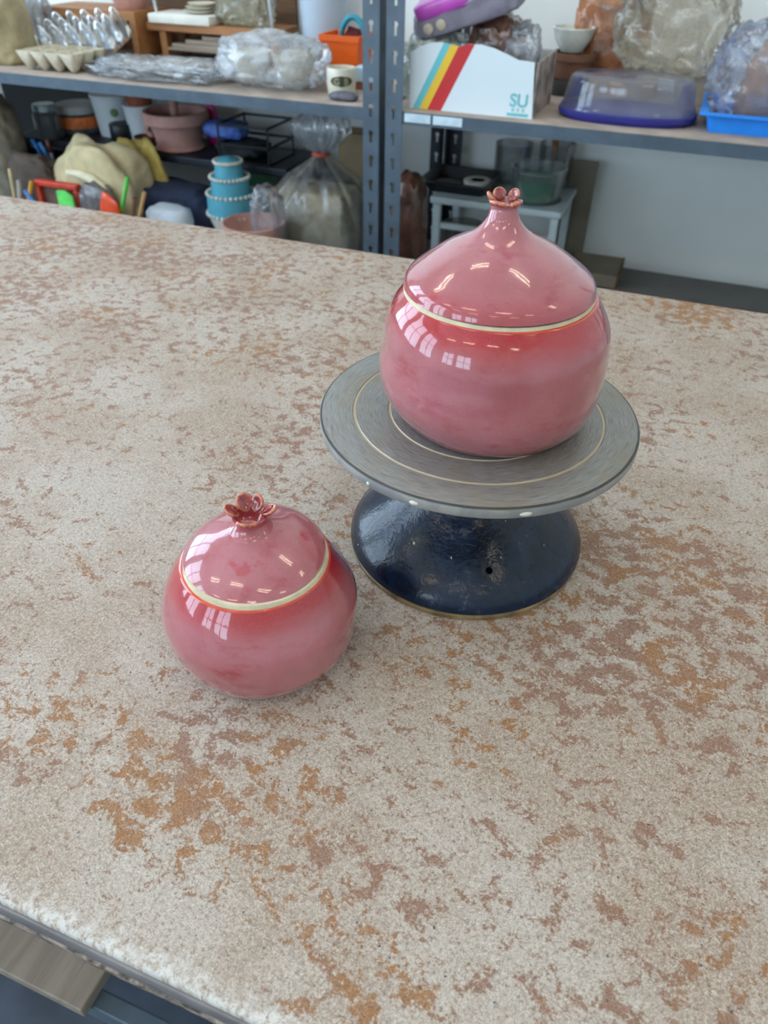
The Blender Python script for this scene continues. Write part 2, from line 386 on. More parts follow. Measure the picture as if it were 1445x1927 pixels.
# twin-tube ceiling lamps
g = G('lamp_tube'); M_TUBE = g.done(g.n('Emission', {0: (1.0, .87, .68, 1), 1: TUBE_STRENGTH}))
M_LAMP = mat('lamp_housing', (236, 234, 228), .4)
lamp_spots = [(x, y, 'in the %s row, %s column' % (rn, cn)) for y, rn in ((-2.3, 'rear'), (-.95, 'middle'), (.62, 'shelf-side'))
              for x, cn in ((-1.9, 'window-side'), (-.75, 'left'), (.45, 'right'), (1.7, 'far right'))]
for x, y, where in lamp_spots:
    t = thing('ceiling_lamp', 'white twin-tube ceiling lamp ' + where, 'lamp', (x, y, RZ1), 0, 'ceiling lamps')
    mesh_obj('housing', box(-.31, .31, -.15, .15, -.03, 0, .004), M_LAMP, t, smooth=False)
    for s in (-.06, .06):
        mesh_obj('lamp_tube', tube([(-.28, s, -.058), (.28, s, -.058)], .018, 8), M_TUBE, t)
        for e in (-.292, .292): mesh_obj('lamp_socket', box(e-.012, e+.012, s-.02, s+.02, -.08, -.03), M_LAMP, t, smooth=False)

# ------------------------------------------------------------------ work table
TY0, TY1, TX0, TX1 = -.354, .555, -1.45, .95
t = thing('work_table', 'big work table with a worn, patchy fibreboard top and grey edging', 'table', (0, 0, RZ0))
top = mesh_obj('table_top', box(TX0, TX1, TY0, TY1, -.030, 0, .003, seg=3), M_TABLE, t, (0, 0, -RZ0), angle=.6)
M_EDGE = mat('grey_edging', (128, 122, 122), .4, 0, .15, 40)
mesh_obj('edge_band', box(TX0+.01, TX1-.01, TY0-.0016, TY0+.001, -.0185, -.0055, .0008), M_EDGE, t, (0, 0, -RZ0))
mesh_obj('edge_band', box(TX0+.01, TX1-.01, TY1-.001, TY1+.0016, -.0185, -.0055, .0008), M_EDGE, t, (0, 0, -RZ0))
M_FRAY = mat('frayed_board_edge', (150, 136, 124), .9, 0, .5, 160, .6)
fr = bmesh.new(); prev = None
for k in range(241):
    x = TX0+.01+(TX1-TX0-.02)*k/240; d = .0012+.0016*abs(noise.noise(Vector((x*60, 1, 2))))
    cur = [fr.verts.new(p) for p in ((x, TY0+.001, -.0225), (x, TY0-d, -.0235), (x, TY0-d*.7, -.030-d*.5), (x, TY0+.001, -.0315))]
    if prev:
        for i in range(3): fr.faces.new((prev[i], prev[i+1], cur[i+1], cur[i]))
    prev = cur
mesh_obj('frayed_edge', fr, M_FRAY, t, (0, 0, -RZ0))
for x in (TX0+.08, TX1-.08):
    for y in (TY0+.06, TY1-.06):
        mesh_obj('leg', box(x-.025, x+.025, y-.025, y+.025, 0, .72, .003), M_STEEL_DK, t, smooth=False)
for y in (TY0+.06, TY1-.06):
    mesh_obj('rail', box(TX0+.105, TX1-.105, y-.009, y+.009, .262, .298, .002), M_STEEL, t, smooth=False)
    mesh_obj('apron', box(TX0+.105, TX1-.105, y-.012, y+.012, .66, .719, .002), M_STEEL_DK, t, smooth=False)
c = on(152, 1903, -.434)
tag(mesh_obj('plank', box(c.x-.75, c.x, c.y, .52, 0, .018, .0015), M_GREYWOOD, None, (0, 0, -.452), smooth=False), 'weathered grey-brown wood plank lying on the rails under the table', 'plank')

# ------------------------------------------------------------------ banding wheel
HW = 1.08*R
t = thing('banding_wheel', 'pottery banding wheel with a grey metal disc on a dark blue domed base', 'banding wheel', (0, 0, 0))
def arc_prof(pts): return pts
disc = [(0, -.0088), (.1070, -.0088), (.1092, -.0080), (.11, -.0066), (.11, -.0014), (.1094, -.0003), (.1086, 0)]
for rr in (.0862, .0617): disc += [(rr+.0011, 0), (rr+.0006, -.0006), (rr-.0006, -.0006), (rr-.0011, 0)]
disc += [(.03, 0), (0, 0)]
mesh_obj('turntable_disc', lathe(disc, 128), M_DISC, t, (0, 0, HW), angle=.6)
prof = [(0, .004), (.080, .004), (.0882, .0045), (.0902, .007), (.0898, .011), (.0872, .0165), (.0825, .022), (.0745, .029), (.0640, .037), (.0530, .046), (.0425, .057), (.034, .070), (.0285, .085), (.026, .099), (.026, .104), (0, .104)]
base_o = mesh_obj('wheel_base', lathe(prof, 96), M_ENAMEL, t)
hole = on(920, 1074, .031); hn = Vector((hole.x, hole.y, 0)).normalized()*.55 + Vector((0, 0, .83))
cut = mesh_obj('hole_cutter', lathe([(0, -.014), (.0026, -.014), (.0026, .014), (0, .014)], 16), None)
cut.matrix_world = Matrix.Translation(hole) @ hn.to_track_quat('Z', 'Y').to_matrix().to_4x4()
bpy.context.view_layer.update()
md = base_o.modifiers.new('bore', 'BOOLEAN'); md.operation = 'DIFFERENCE'; md.object = cut; md.solver = 'EXACT'
me = bpy.data.meshes.new_from_object(base_o.evaluated_get(bpy.context.evaluated_depsgraph_get()))
base_o.modifiers.clear(); base_o.data = me; bpy.data.objects.remove(cut)
for p in me.polygons: p.use_smooth = True
me.set_sharp_from_angle(angle=.7)
mesh_obj('base_ring', lathe([(.070, 0), (.0885, 0), (.0893, .001), (.0893, .0035), (.088, .0046), (.070, .0046)], 96), mat('brass_ring', (140, 118, 82), .5, .3, .3, 60), t, angle=.6)
mesh_obj('spindle', lathe([(.018, .104), (.018, HW-.0088)], 32), M_STEEL_DK, t)
drip = [at(777, 947, -.1046), at(1008, 948, -.085)]
for k, (px, py, sx_) in enumerate(((775, 951, .0032), (990, 967, .0042), (700, 905, .0014))):
    d = on(px, py, HW-.0046); a = math.atan2(d.y, d.x)
    b = lathe([(0, -.0004), (1, -.0003), (.8, .0005), (0, .0008)], 14)
    o = mesh_obj('paint_drip', b, mat('dry_white_slip', (216, 212, 202), .8), t)
    o.location = (R*math.cos(a), R*math.sin(a), HW-.0048); o.rotation_euler = (PI/2, 0, a+PI/2); o.scale = (sx_, .0017, 1)

# ------------------------------------------------------------------ lidded jars
PHI = math.atan2(RIGHT.y, RIGHT.x)
def cspline(zk, rk, n=6):
    m = []
    for i in range(len(zk)):
        if i == 0: m.append((rk[1]-rk[0])/(zk[1]-zk[0]))
        elif i == len(zk)-1: m.append((rk[-1]-rk[-2])/(zk[-1]-zk[-2]))
        else:
            a, b = zk[i]-zk[i-1], zk[i+1]-zk[i]
            m.append(((rk[i]-rk[i-1])/a*b+(rk[i+1]-rk[i])/b*a)/(a+b))
    out = []
    for i in range(len(zk)-1):
        h = zk[i+1]-zk[i]
        for k in range(n):
            u = k/n
            out.append((zk[i]+u*h, (2*u**3-3*u**2+1)*rk[i]+(u**3-2*u**2+u)*h*m[i]+(-2*u**3+3*u**2)*rk[i+1]+(u**3-u**2)*h*m[i+1]))
    return out+[(zk[-1], rk[-1])]
def petal(l, wd, th, cup):
    bm = lathe([(0, -.8), (.55, -.75), (.88, -.45), (1, .1), (.95, .65), (.80, .88), (.55, .66), (.25, .50), (0, .46)], 20)
    for v in bm.verts:
        r2 = v.co.x**2+v.co.y**2
        taper = 1.0 if v.co.x > -.2 else 1.0+.35*(v.co.x+.2)
        v.co = Vector((v.co.x*l, v.co.y*wd*taper, v.co.z*th+cup*(r2-.5)*l+cup*.5*l*v.co.x*abs(v.co.x)))
    return bm
def jar(name, label, loc, h, fr, rL, rR, rim_r, lid_off, lid_prof, lid_h, lid_z, lean, tilt, crown, mats, neck, ring_off=(0, 0)):
    t = thing(name, label, 'jar', loc)
    zk = [v*h for v in fr]; L = cspline(zk, rL); Rr = cspline(zk, rR); bm = bmesh.new(); seg = 96; rings = []
    def ring(z, f):
        vs = []
        for k in range(seg):
            a = 2*PI*k/seg; u = (1+math.cos(a-PHI))/2; r = f(u)
            vs.append(bm.verts.new((r*math.cos(a), r*math.sin(a), z)))
        rings.append(vs)
    b0 = bm.verts.new((0, 0, .0015))
    ring(.0015, lambda u: .80*(rL[0]*(1-u)+rR[0]*u)); ring(0, lambda u: .86*(rL[0]*(1-u)+rR[0]*u)); ring(.0, lambda u: .96*(rL[0]*(1-u)+rR[0]*u))
    for (z, a), (_, b) in zip(L, Rr): ring(z if z > 0 else .0012, lambda u: a*(1-u)+b*u)
    ring(h+.0004, lambda u: rim_r-.0015); ring(h-.001, lambda u: rim_r-.004)
    for a, b in zip(rings, rings[1:]):
        for k in range(seg): bm.faces.new((a[k], a[(k+1) % seg], b[(k+1) % seg], b[k]))
    for k in range(seg): bm.faces.new((b0, rings[0][(k+1) % seg], rings[0][k]))
    mesh_obj('body', bm, mats[0], t)
    cz = lid_z
    mesh_obj('rim', lathe([(rim_r-.012, h-.002), (rim_r-.0008, h-.002), (rim_r-.0004, h+.0006), (rim_r-.0014, cz-.0004), (rim_r-.012, cz-.0004), (rim_r-.012, h-.002)], 96), M_CREAM, t, (lid_off[0]+ring_off[0], lid_off[1]+ring_off[1], 0), angle=.8)
    # lid: underside, outer dome and the hollow crown on top
    fz, fp = lid_prof; dome = cspline([v*lid_h for v in fz], fp, 6); r0 = fp[0]
    prof = [(0, .0006), (r0*.86, .0006), (r0*.955, -.0004), (r0*.99, .0002)] + [(r, z+.0006) for z, r in dome]
    zt = lid_h+.0006; prof += [(neck[0], zt+neck[1]*.5), (neck[2], zt+neck[1]), (neck[2]-.0016, zt+neck[1]+.0002), (neck[0]*.62, zt+neck[1]*.35), (0, zt+neck[1]*.1)]
    bm = lathe(prof, 96)
    for v in bm.verts:
        f = max(0, v.co.z)/lid_h
        v.co = Vector((v.co.x+lean[0]*f, v.co.y+lean[1]*f, v.co.z+tilt[0]*v.co.x+tilt[1]*v.co.y))
    lid = mesh_obj('lid', bm, mats[1], t, (lid_off[0], lid_off[1], cz), angle=1.0)
    c0 = Vector((lean[0]*1.1, lean[1]*1.1, zt+neck[1]))
    for (phi, rho, dz, el, l, wd, th, cup) in crown:
        a = math.radians(phi); el = math.radians(el)
        lx = Vector((math.cos(a)*math.cos(el), math.sin(a)*math.cos(el), math.sin(el))); ny = Vector((-math.sin(a), math.cos(a), 0)); nz = lx.cross(ny)
        o = mesh_obj('petal', petal(l, wd, th, cup), M_PETAL, lid)
        o.matrix_local = Matrix.Translation(c0+Vector((rho*math.cos(a), rho*math.sin(a), dz))) @ Matrix((lx, ny, nz)).transposed().to_4x4()
    return t, lid
FR = [0, .1, .25, .42, .6, .78, .92, 1]
camaz = math.degrees(math.atan2(CAM.y, CAM.x))     # bearing of the camera, used to face the crowns as photographed
hb, hs = .0869, .0783
big_mats = (glaze_material('pink_glaze_big_body', hb-.024, hb-.003, hb-.0010, hb-.0001, .15, 1.0), glaze_material('pink_glaze_big_lid', .014, .002, .2, .3, .45, 4.0, .5))
small_mats = (glaze_material('pink_glaze_small_body', hs-.020, hs-.004, hs-.0012, hs-.0002, .2, 8.0), glaze_material('pink_glaze_small_lid', .013, .025, .2, .3, .5, 12.0, .7))
P_ = PHI*180/PI                                     # bearing of picture-right
crown_big = [(P_+178, .0080, .0016, 40, .0042, .0038, .0015, .10), (P_+108, .0080, .0018, 55, .0038, .0042, .0015, .10), (P_+40, .0078, .0016, 50, .0042, .0040, .0015, .10),
             (P_-40, .0080, -.0004, 14, .0028, .0060, .0019, .08), (P_-128, .0078, -.0003, 16, .0028, .0058, .0019, .08)]
crown_small = [(P_+172, .0112, .0026, 32, .0056, .0046, .0018, .10), (P_+118, .0082, .0052, 58, .0062, .0056, .0019, .08), (P_+62, .0084, .0046, 60, .0060, .0046, .0019, .08),
               (P_+10, .0118, .0030, 26, .0058, .0042, .0018, .10), (P_-92, .0090, .0014, 12, .0034, .0068, .0022, .08)]
jar('lidded_jar', 'large pink-red glazed pottery jar with pointed flower-knob lid, on the banding wheel', (.0054, .001, HW), hb, FR,
    [.056, .0638, .0722, .0746, .0722, .0701, .0649, .059], [.06, .0674, .0724, .0736, .0734, .0713, .0651, .0602], .0596, (-.0008, -.0001),
    ([0, .12, .3, .5, .68, .85, 1], [.0592, .0574, .0475, .0339, .0180, .0104, .0080]), .0446, hb+.0026, (-.0033, .0057), (.0121, -.0012), crown_big, big_mats, (.0082, .0035, .0096))
jar('lidded_jar', 'small squat pink-red glazed pottery jar with flower-knob lid, standing directly on the table', (-.0954, -.154, 0), hs, FR,
    [.0495, .0541, .0585, .0622, .0617, .0567, .0503, .0453], [.047, .0535, .0605, .0618, .0625, .0559, .0498, .0464], .0451, (-.0003, .0003),
    ([0, .15, .4, .7, .9, 1], [.0438, .0417, .0364, .0264, .0170, .0128]), .0160, hs+.0033, (-.0019, .0034), (.0186, .0576), crown_small, small_mats, (.0092, .0085, .0108), (.0013, -.0004))

# ------------------------------------------------------------------ steel shelving behind the table
ZS = at(685, 202, 1.1).z                    # deck of the upper shelf
ZL = -.33                                   # deck of the lower shelf
SY0, SY1 = 1.10, 1.555
def slotted_plate(x0, x1, z0, z1, y, pitch=.047):
    bm = bmesh.new(); cxm = (x0+x1)/2; n = int((z1-z0)/pitch); r = .0052; sl = .0026
    key = [(r*math.cos(a), .006+r*math.sin(a)) for a in [math.radians(-58+k*(296/9)) for k in range(10)]] + [(-sl, -.012), (sl, -.012)]
    for k in range(n):
        zc = z0+pitch*(k+.5)
        outer = [bm.verts.new(p) for p in ((x0, y, zc-pitch/2), (x1, y, zc-pitch/2), (x1, y, zc+pitch/2), (x0, y, zc+pitch/2))]
        inner = [bm.verts.new((cxm+a, y, zc+b)) for a, b in key]
        es = [bm.edges.new((l[i], l[(i+1) % len(l)])) for l in (outer, inner) for i in range(len(l))]
        bmesh.ops.triangle_fill(bm, use_beauty=True, edges=es)
    bmesh.ops.remove_doubles(bm, verts=bm.verts, dist=1e-5)
    return bm
def post(parent, x0, x1, y, side_x, back=False):
    z0, z1 = RZ0, RZ0+pitch_n*.047
    bm = slotted_plate(x0, x1, z0, z1, y)
    s = 1 if not back else -1
    box(min(side_x, side_x+(.002 if side_x < (x0+x1)/2 else -.002)), max(side_x, side_x+(.002 if side_x < (x0+x1)/2 else -.002)), min(y, y+s*.035), max(y, y+s*.035), z0, z1, bm=bm)
    o = mesh_obj('post', bm, M_STEEL if not back else M_STEEL_DK, parent, smooth=False)  # back posts stand in shadow; that shade is put into the darker steel
    md = o.modifiers.new('gauge', 'SOLIDIFY'); md.thickness = .0015
    return o
pitch_n = 38                                # post height in hole pitches
LX0, LX1, QX0, QX1 = -2.30, -.504, -.490, .90
def unit(label, x0, x1, px0, px1):
    t = thing('shelving_unit', label, 'shelf', (0, 0, 0))
    for a, b, side in ((px0[0], px0[1], px0[2]), (px1[0], px1[1], px1[2])):
        post(t, a, b, SY0-.002, side); post(t, a, b, SY1+.002, side, True)
    ix0, ix1 = x0+.002, x1-.002
    for z, m in ((ZS, M_DECK), (ZL, M_GREYDECK)):
        mesh_obj('shelf_board', box(ix0, ix1, SY0+.003, SY1-.003, z-.014, z), m, t, smooth=False)
        for y0, y1 in ((SY0, SY0+.002), (SY1-.002, SY1)):
            mesh_obj('beam', box(ix0, ix1, y0, y1, z-.0235, z-.0008), M_STEEL, t, smooth=False)
        mesh_obj('beam', box(ix0, ix1, SY0+.002, SY0+.026, z-.0235, z-.0220), M_STEEL, t, smooth=False)
    return t
unit('left blue-grey steel shelving unit holding egg cartons and wrapped pots', LX0, LX1, (LX0, LX0+.035, LX0), (-.5385, LX1, LX1))
ur = unit('right blue-grey steel shelving unit holding the striped white box', QX0, QX1, (QX0, -.4541, QX0), (QX1-.035, QX1, QX1))
M_TAG = mat('label_card', (206, 226, 236), .35)
for l, r in ((761, 810), (815, 870)):
    a, b = at(l, 224, SY0), at(r, 232, SY0)
    mesh_obj('label_holder', box(a.x, b.x, SY0-.0018, SY0, ZS-.0185, ZS-.0030, .0005), M_TAG, ur, smooth=False)

# ------------------------------------------------------------------ small builders for shelf goods
def pot_at(name, label, cat, l, t, r, b, y, zs, prof, m, seg=40, group=None, angle=.7):
    """turned vessel from a unit profile (radius 0..1, height 0..1) between picture bounds, standing at depth y on level zs"""
    x0, x1, z0, z1 = span(l, t, r, b, y)
    if zs is not None: z0 = zs
    h, rad = z1-z0, (x1-x0)/2
    o = thing(name, label, cat, ((x0+x1)/2, y, z0), 0, group)
    body = mesh_obj('body', lathe([(p*rad, q*h) for p, q in prof], seg), m, o, angle=angle)
    return o, rad, h
def crate_tray(w, d, h, lip, th=.003, taper=.85):
    """open tray with sloping sides and a turned-out lip"""
    bm = bmesh.new()
    def loop(sx, sy, z):
        rr = .012; vs = []
        for cx_, cy_, a0 in ((1, 1, 0), (-1, 1, 90), (-1, -1, 180), (1, -1, 270)):
            for k in range(4):
                a = math.radians(a0+30*k); vs.append(bm.verts.new((cx_*(sx-rr)+rr*math.cos(a), cy_*(sy-rr)+rr*math.sin(a), z)))
        return vs
    W, D = w/2, d/2; tw, td = W-lip, D-lip
    ls = [loop(tw*taper, td*taper, 0), loop(tw, td, h-th), loop(W, D, h-th), loop(W, D, h), loop(tw-th, td-th, h), loop(tw*taper-th, td*taper-th, th)]
    for a, b in zip(ls, ls[1:]):
        for k in range(16): bm.faces.new((a[k], a[(k+1) % 16], b[(k+1) % 16], b[k]))
    bm.faces.new(ls[0][::-1]); bm.faces.new(ls[-1])
    return bm
def egg_grid(w, d, h, nx, ny, up=1.0, res=10, th=.002):
    bm = bmesh.new(); NX, NY = nx*res, ny*res; rows = []
    for j in range(NY+1):
        row = []
        for i in range(NX+1):
            u, v = i/NX, j/NY
            s = abs(math.sin(PI*nx*u)*math.sin(PI*ny*v))**.55
            row.append(bm.verts.new(((u-.5)*w*(1+(.0 if s else .0)), (v-.5)*d, h*(1-s) if up < 0 else h*s)))
        rows.append(row)
    for j in range(NY):
        for i in range(NX): bm.faces.new((rows[j][i], rows[j][i+1], rows[j+1][i+1], rows[j+1][i]))
    return bm
def cup_prof(wall=.06, foot=.7): return [(0, 0), (foot, 0), (foot+.05, .03), (1, .97), (.99, 1), (1-wall, 1), (foot-.04, .08), (0, .06)]

# ------------------------------------------------------------------ upper shelf, left bay
put_blob('sack', 'tan plastic sack at the far left end of the upper shelf', 'sack', -75, -40, 42, 125, 1.22, mat('tan_sack', (168, 154, 120), .45, 0, .2, 18, .3), ZS, .12, seed=3, amp=.10, boxy=.55)
p0, p1 = on(45, 132, ZS), on(160, 140, ZS)
o = mesh_obj('egg_carton', egg_grid(.165, .12, .040, 4, 3, -1), mat('paper_pulp', (196, 186, 164), .9, 0, .1, 60, .3), None, (-1.355, 1.20, ZS))
md = o.modifiers.new('wall', 'SOLIDIFY'); md.thickness = .002; md.offset = 1
tag(o, 'grey-cream paper pulp egg carton at the front of the left upper shelf', 'egg carton')
for k, (l, t_, r, b, y, h, lab) in enumerate(((30, 36, 92, 100, 1.355, .075, 'clear plastic egg carton tilted against the tan sack'), (96, 25, 232, 118, 1.325, .070, 'wide clear plastic egg carton with tall peaks, before the wooden cubby'))):
    x0, x1, z0, z1 = span(l, t_, r, b, y)
    o = mesh_obj('egg_carton', egg_grid(x1-x0, .11, h, 5 if k else 3, 3, 1), film('clear_carton', (205, 215, 222), .05, .25, 30, .1), None, ((x0+x1)/2, y, ZS+.055 if not k else ZS+.03))
    o.rotation_euler = (math.radians(18), math.radians(-6 if k else 12), 0)
    tag(o, lab, 'egg carton')
# wooden cubby with a pink pot on it
cf = 1.40; a = at(78, 28, cf); c = at(252, 28, cf); zt = at(160, 17, cf).z
t = thing('wooden_cubby', 'open-fronted brown wooden cubby box behind the clear egg cartons', 'box', ((a.x+c.x)/2, cf, ZS))
hw = (c.x-a.x)/2; hh = zt-ZS
mesh_obj('top_board', box(-hw, hw, 0, .15, hh-.020, hh, .001), M_OAK, t, smooth=False)
for s in (-1, 1): mesh_obj('side_panel', box(s*hw-(.018 if s > 0 else 0), s*hw+(0 if s > 0 else .018), 0, .15, 0, hh-.020, .001), M_OAK, t, smooth=False)
mesh_obj('back_panel', box(-hw+.018, hw-.018, .142, .15, 0, hh-.020), M_OAK, t, smooth=False)
pot_at('bowl', 'pink bisque bowl standing on the wooden cubby', 'bowl', 200, -70, 278, 8, 1.47, zt, cup_prof(.08, .55), M_PINKCLAY)
# riser with boards, bat and plates
rf = 1.43; a = at(275, 45, rf); c = at(520, 70, rf); zt = at(400, 50, rf).z; zl = at(400, 96, rf).z
t = thing('wooden_riser', 'two-tier brown wooden riser with thin white rods, right of the cubby', 'shelf', (a.x, rf, ZS)); ww = c.x-a.x
mesh_obj('top_board', box(0, ww, 0, .12, zt-ZS-.017, zt-ZS, .001), M_OAK, t, smooth=False)
mesh_obj('lower_board', box(.05, ww-.02, .004, .116, zl-ZS-.006, zl-ZS, .001), M_BOARD, t, smooth=False)
for x in (.032, ww-.02):
    for y in (.006, .094): mesh_obj('leg', box(x, x+.018, y, y+.02, 0, zt-ZS-.017), M_OAK, t, smooth=False)
for px in (294, 510):
    x = at(px, 20, rf+.01).x-a.x
    mesh_obj('rod', tube([(x, .012, zt-ZS), (x-.012, .012, zt-ZS+.16)], .0035), M_WHITE, t)
for k, (l, r, m_) in enumerate(((320, 500, M_BOARD), (345, 480, M_BOARD), (375, 500, M_BOARD))):
    x0, x1 = at(l, 80, rf).x, at(r, 80, rf).x
    tag(mesh_obj('ware_board', box(x0, x1, rf+.006+.004*k, rf+.11, zl+.0095*k, zl+.0095*k+.009, .0008), m_, None, smooth=False),
        ['lowest grey ware board stacked inside the wooden riser', 'middle grey ware board stacked inside the wooden riser', 'topmost grey ware board stacked inside the wooden riser'][k], 'board', 'ware boards in the riser')
x0, x1 = at(277, 30, rf-.008).x, at(392, 34, rf-.008).x
tag(mesh_obj('plaster_bat', box(x0, x1, rf-.008, rf+.10, zt, zt+.020, .003), mat('plaster', (226, 224, 214), .85, 0, .04, 30), None, angle=.6), 'thick white plaster bat lying on the wooden riser', 'board')
px_ = at(376, 20, rf+.05).x
for k in range(3):
    o = mesh_obj('plate', lathe([(0, 0), (.024, 0), (.040-.003*k, .006), (.041-.003*k, .0075), (.037-.003*k, .0075), (.022, .0025), (0, .0025)], 32), mat('ivory_plate', (214, 208, 190), .5, 0, .05, 40), None, (px_+.004*k, rf+.05, zt+.020+.0078*k), angle=.8)
    tag(o, ['bottom ivory plate of the stack on the plaster bat', 'middle ivory plate of the stack on the plaster bat', 'top ivory plate of the stack on the plaster bat'][k], 'plate', 'plates on the plaster bat')
put_blob('plastic_bag', 'clear bag of pale pots standing on the wooden riser', 'bag', 412, -40, 512, 46, rf+.05, film('olive_film', (190, 184, 156), .3, .7, 45), zt, .07, seed=11, amp=.16, sub=5, crease=.55)
put_blob('plastic_sheet', 'flat crumpled sheet of clear plastic before the riser', 'plastic sheet', 196, 108, 425, 160, 1.215, M_FILM, ZS, .15, seed=5, amp=.30, freq=2.6, sub=5, crease=.55)
a, b = at(262, 60, 1.588), at(560, 60, 1.588)
tag(mesh_obj('plywood_panel', box(a.x, b.x, 1.584, 1.594, ZS, ZS+.30, .001), wood_material('dark_ply', (92, 66, 44), (116, 86, 60)), None, smooth=False), 'dark brown plywood panel against the wall behind the riser', 'panel')
# the big milky bag with white pots in it
x0, x1, z0, z1 = span(418, 56, 628, 178, 1.215)
put_blob('plastic_bag', 'large milky plastic bag of white pots on the left upper shelf', 'bag', 418, 52, 616, 178, 1.225, M_FILMW, ZS, .17, seed=21, amp=.22, sub=5, crease=.6, freq=1.3, boxy=.85)
M_BISQ = mat('white_bisque', (224, 216, 196), .8, 0, .06, 30)
for k, (l, t_, r, b) in enumerate(((438, 95, 512, 170), (518, 100, 594, 172))):
    y = 1.225
    pot_at('bowl', ['left white bisque bowl inside the milky bag', 'right white bisque bowl inside the milky bag', 'rear white bisque bowl inside the milky bag'][k], 'bowl', l, t_, r, b, y, ZS+.004, cup_prof(.1, .5), M_BISQ, group='bowls in the milky bag')
t, rad, h = pot_at('bucket', 'pale blue-white plastic bucket behind the milky bag', 'bucket', 566, -70, 652, 105, 1.515, ZS, [(0, 0), (.80, 0), (.82, .01), (.97, .93), (1.0, .93), (1.0, 1.0), (.95, 1.0), (.78, .02), (0, .02)], mat('pale_blue_plastic', (188, 204, 220), .45, 0, .05, 10))
# orange planter
y = 1.41; x0, x1, z0, z1 = span(617, 62, 690, 125, y)
t = thing('planter', 'bright orange square plastic planter by the steel post', 'planter', ((x0+x1)/2, y, ZS))
M_ORANGE = mat('orange_plastic', (238, 98, 8), .45, 0, .05, 10)
W_ = (x1-x0)/2; h = z1-ZS
bm = bmesh.new(); ls = []
for s, z in ((.80, 0), (.95, h*.86), (1, h*.86), (1, h), (.93, h), (.78, .004)):
    ls.append([bm.verts.new((s*W_*a, s*W_*b, z)) for a, b in ((-1, -1), (1, -1), (1, 1), (-1, 1))])
for a, b in zip(ls, ls[1:]):
    for k in range(4): bm.faces.new((a[k], a[(k+1) % 4], b[(k+1) % 4], b[k]))
bm.faces.new(ls[0][::-1]); bm.faces.new(ls[-1])
mesh_obj('planter_pot', bm, M_ORANGE, t, smooth=False)
pts = [Vector((math.cos(q)*.030, .0, math.sin(q)*.045)) for q in [PI*k/12 for k in range(13)]]
o = mesh_obj('plastic_hoop', tube(pts, .0065, 8), mat('teal_plastic', (24, 138, 158), .4), None, (at(668, 40, y).x, y-.012, z1-.012)); tag(o, 'teal plastic hoop standing up out of the orange planter', 'hoop')
put_blob('rag', 'dark red rag stuffed in the orange planter', 'rag', 648, 48, 688, 75, y+.006, mat('dark_red_cloth', (96, 26, 24), .9, 0, .2, 40), ZS+.02, .05, seed=4, sub=3)
# cup with a dark oval badge
y = 1.203; t, rad, h = pot_at('cup', 'cream pottery cup with a dark oval badge, beside the steel post', 'cup', 617, 126, 668, 182, y, ZS, [(0, 0), (.86, 0), (.92, .04), (1, .5), (.98, .97), (.96, 1), (.86, 1), (.84, .12), (0, .10)], mat('cream_glaze', (220, 216, 198), .35, 0, .06, 40))
dirc = math.atan2(CAM.y-y, CAM.x-t.location.x)
bm = bmesh.new(); vs = []
for j in range(9):
    row = []
    for i in range(17):
        u, v = (i/8-1), (j/4-1); s = math.sqrt(max(0, 1-v*v)); a = dirc+.78*u*s
        row.append(bm.verts.new(((rad*1.012+.0004)*math.cos(a), (rad*1.012+.0004)*math.sin(a), h*(.56+.20*v))))
    vs.append(row)
for j in range(8):
    for i in range(16): bm.faces.new((vs[j][i], vs[j][i+1], vs[j+1][i+1], vs[j+1][i]))
bmesh.ops.remove_doubles(bm, verts=bm.verts, dist=1e-6)
bd = mesh_obj('badge', bm, mat('badge_ink', (66, 70, 62), .5), t)
for k, (da, ch) in enumerate(((.30, 'G'), (-.30, 'B'))):
    a = dirc-da; text_mesh(ch, .017, mat('badge_gold', (176, 168, 120), .5), bd, ((rad+.0022)*math.cos(a), (rad+.0022)*math.sin(a), h*.56-.006), (PI/2, 0, a+PI/2), 'letter', .0004)
x0, x1, z0, z1 = span(668, 126, 692, 154, 1.27)
tag(mesh_obj('terracotta_block', box(x0, x1+.02, 1.265, 1.30, ZS, z0, .002), M_TERRA, None, smooth=False), 'reddish brown block beneath the pale blue carton', 'block')
tag(mesh_obj('carton', box(x0, x1+.02, 1.265, 1.30, z0, z1, .002), mat('pale_blue_card', (190, 220, 234), .6), None, smooth=False), 'small pale blue carton half hidden by the steel post', 'carton')
put_blob('pebble', 'smooth grey stone in front of the cream cup', 'stone', 620, 172, 674, 194, 1.148, mat('grey_stone', (92, 92, 104), .6, 0, .3, 60), ZS, .04, seed=9, amp=.06, ridged=False, boxy=.9, sub=3)

# ------------------------------------------------------------------ under the left upper shelf
ZR = -.126                                  # deck of the black rack
t = thing('rack', 'low black plastic rack standing on the left lower shelf', 'rack', (-1.28, 1.32, ZL))
for x0, x1 in ((-.42, .44),):
    mesh_obj('deck', box(x0, x1, 0, .20, ZR-ZL-.018, ZR-ZL, .003), M_STEEL_DK, t, smooth=False)
    for x in (x0+.01, x1-.03):
        for y in (.005, .175): mesh_obj('leg', box(x, x+.02, y, y+.02, 0, ZR-ZL-.018), M_BLACK, t, smooth=False)
put_blob('sack', 'grey-beige canvas sack at the left end of the lower shelf', 'sack', -75, 158, 34, 375, 1.22, mat('canvas', (122, 116, 100), .9, 0, .2, 25, .3), ZL, .10, seed=31, amp=.12, sub=4)
t, rad, h = pot_at('glass_jar', 'narrow glass jar with a metal lid on the black rack', 'jar', 72, 205, 110, 268, 1.345, ZR, [(0, 0), (.95, 0), (1, .04), (1, .8), (.78, .92), (.78, 1), (.7, 1), (.7, .9), (.92, .78), (.92, .05), (0, .04)], film('smoky_glass', (120, 128, 132), .25, .55, 12, .08))
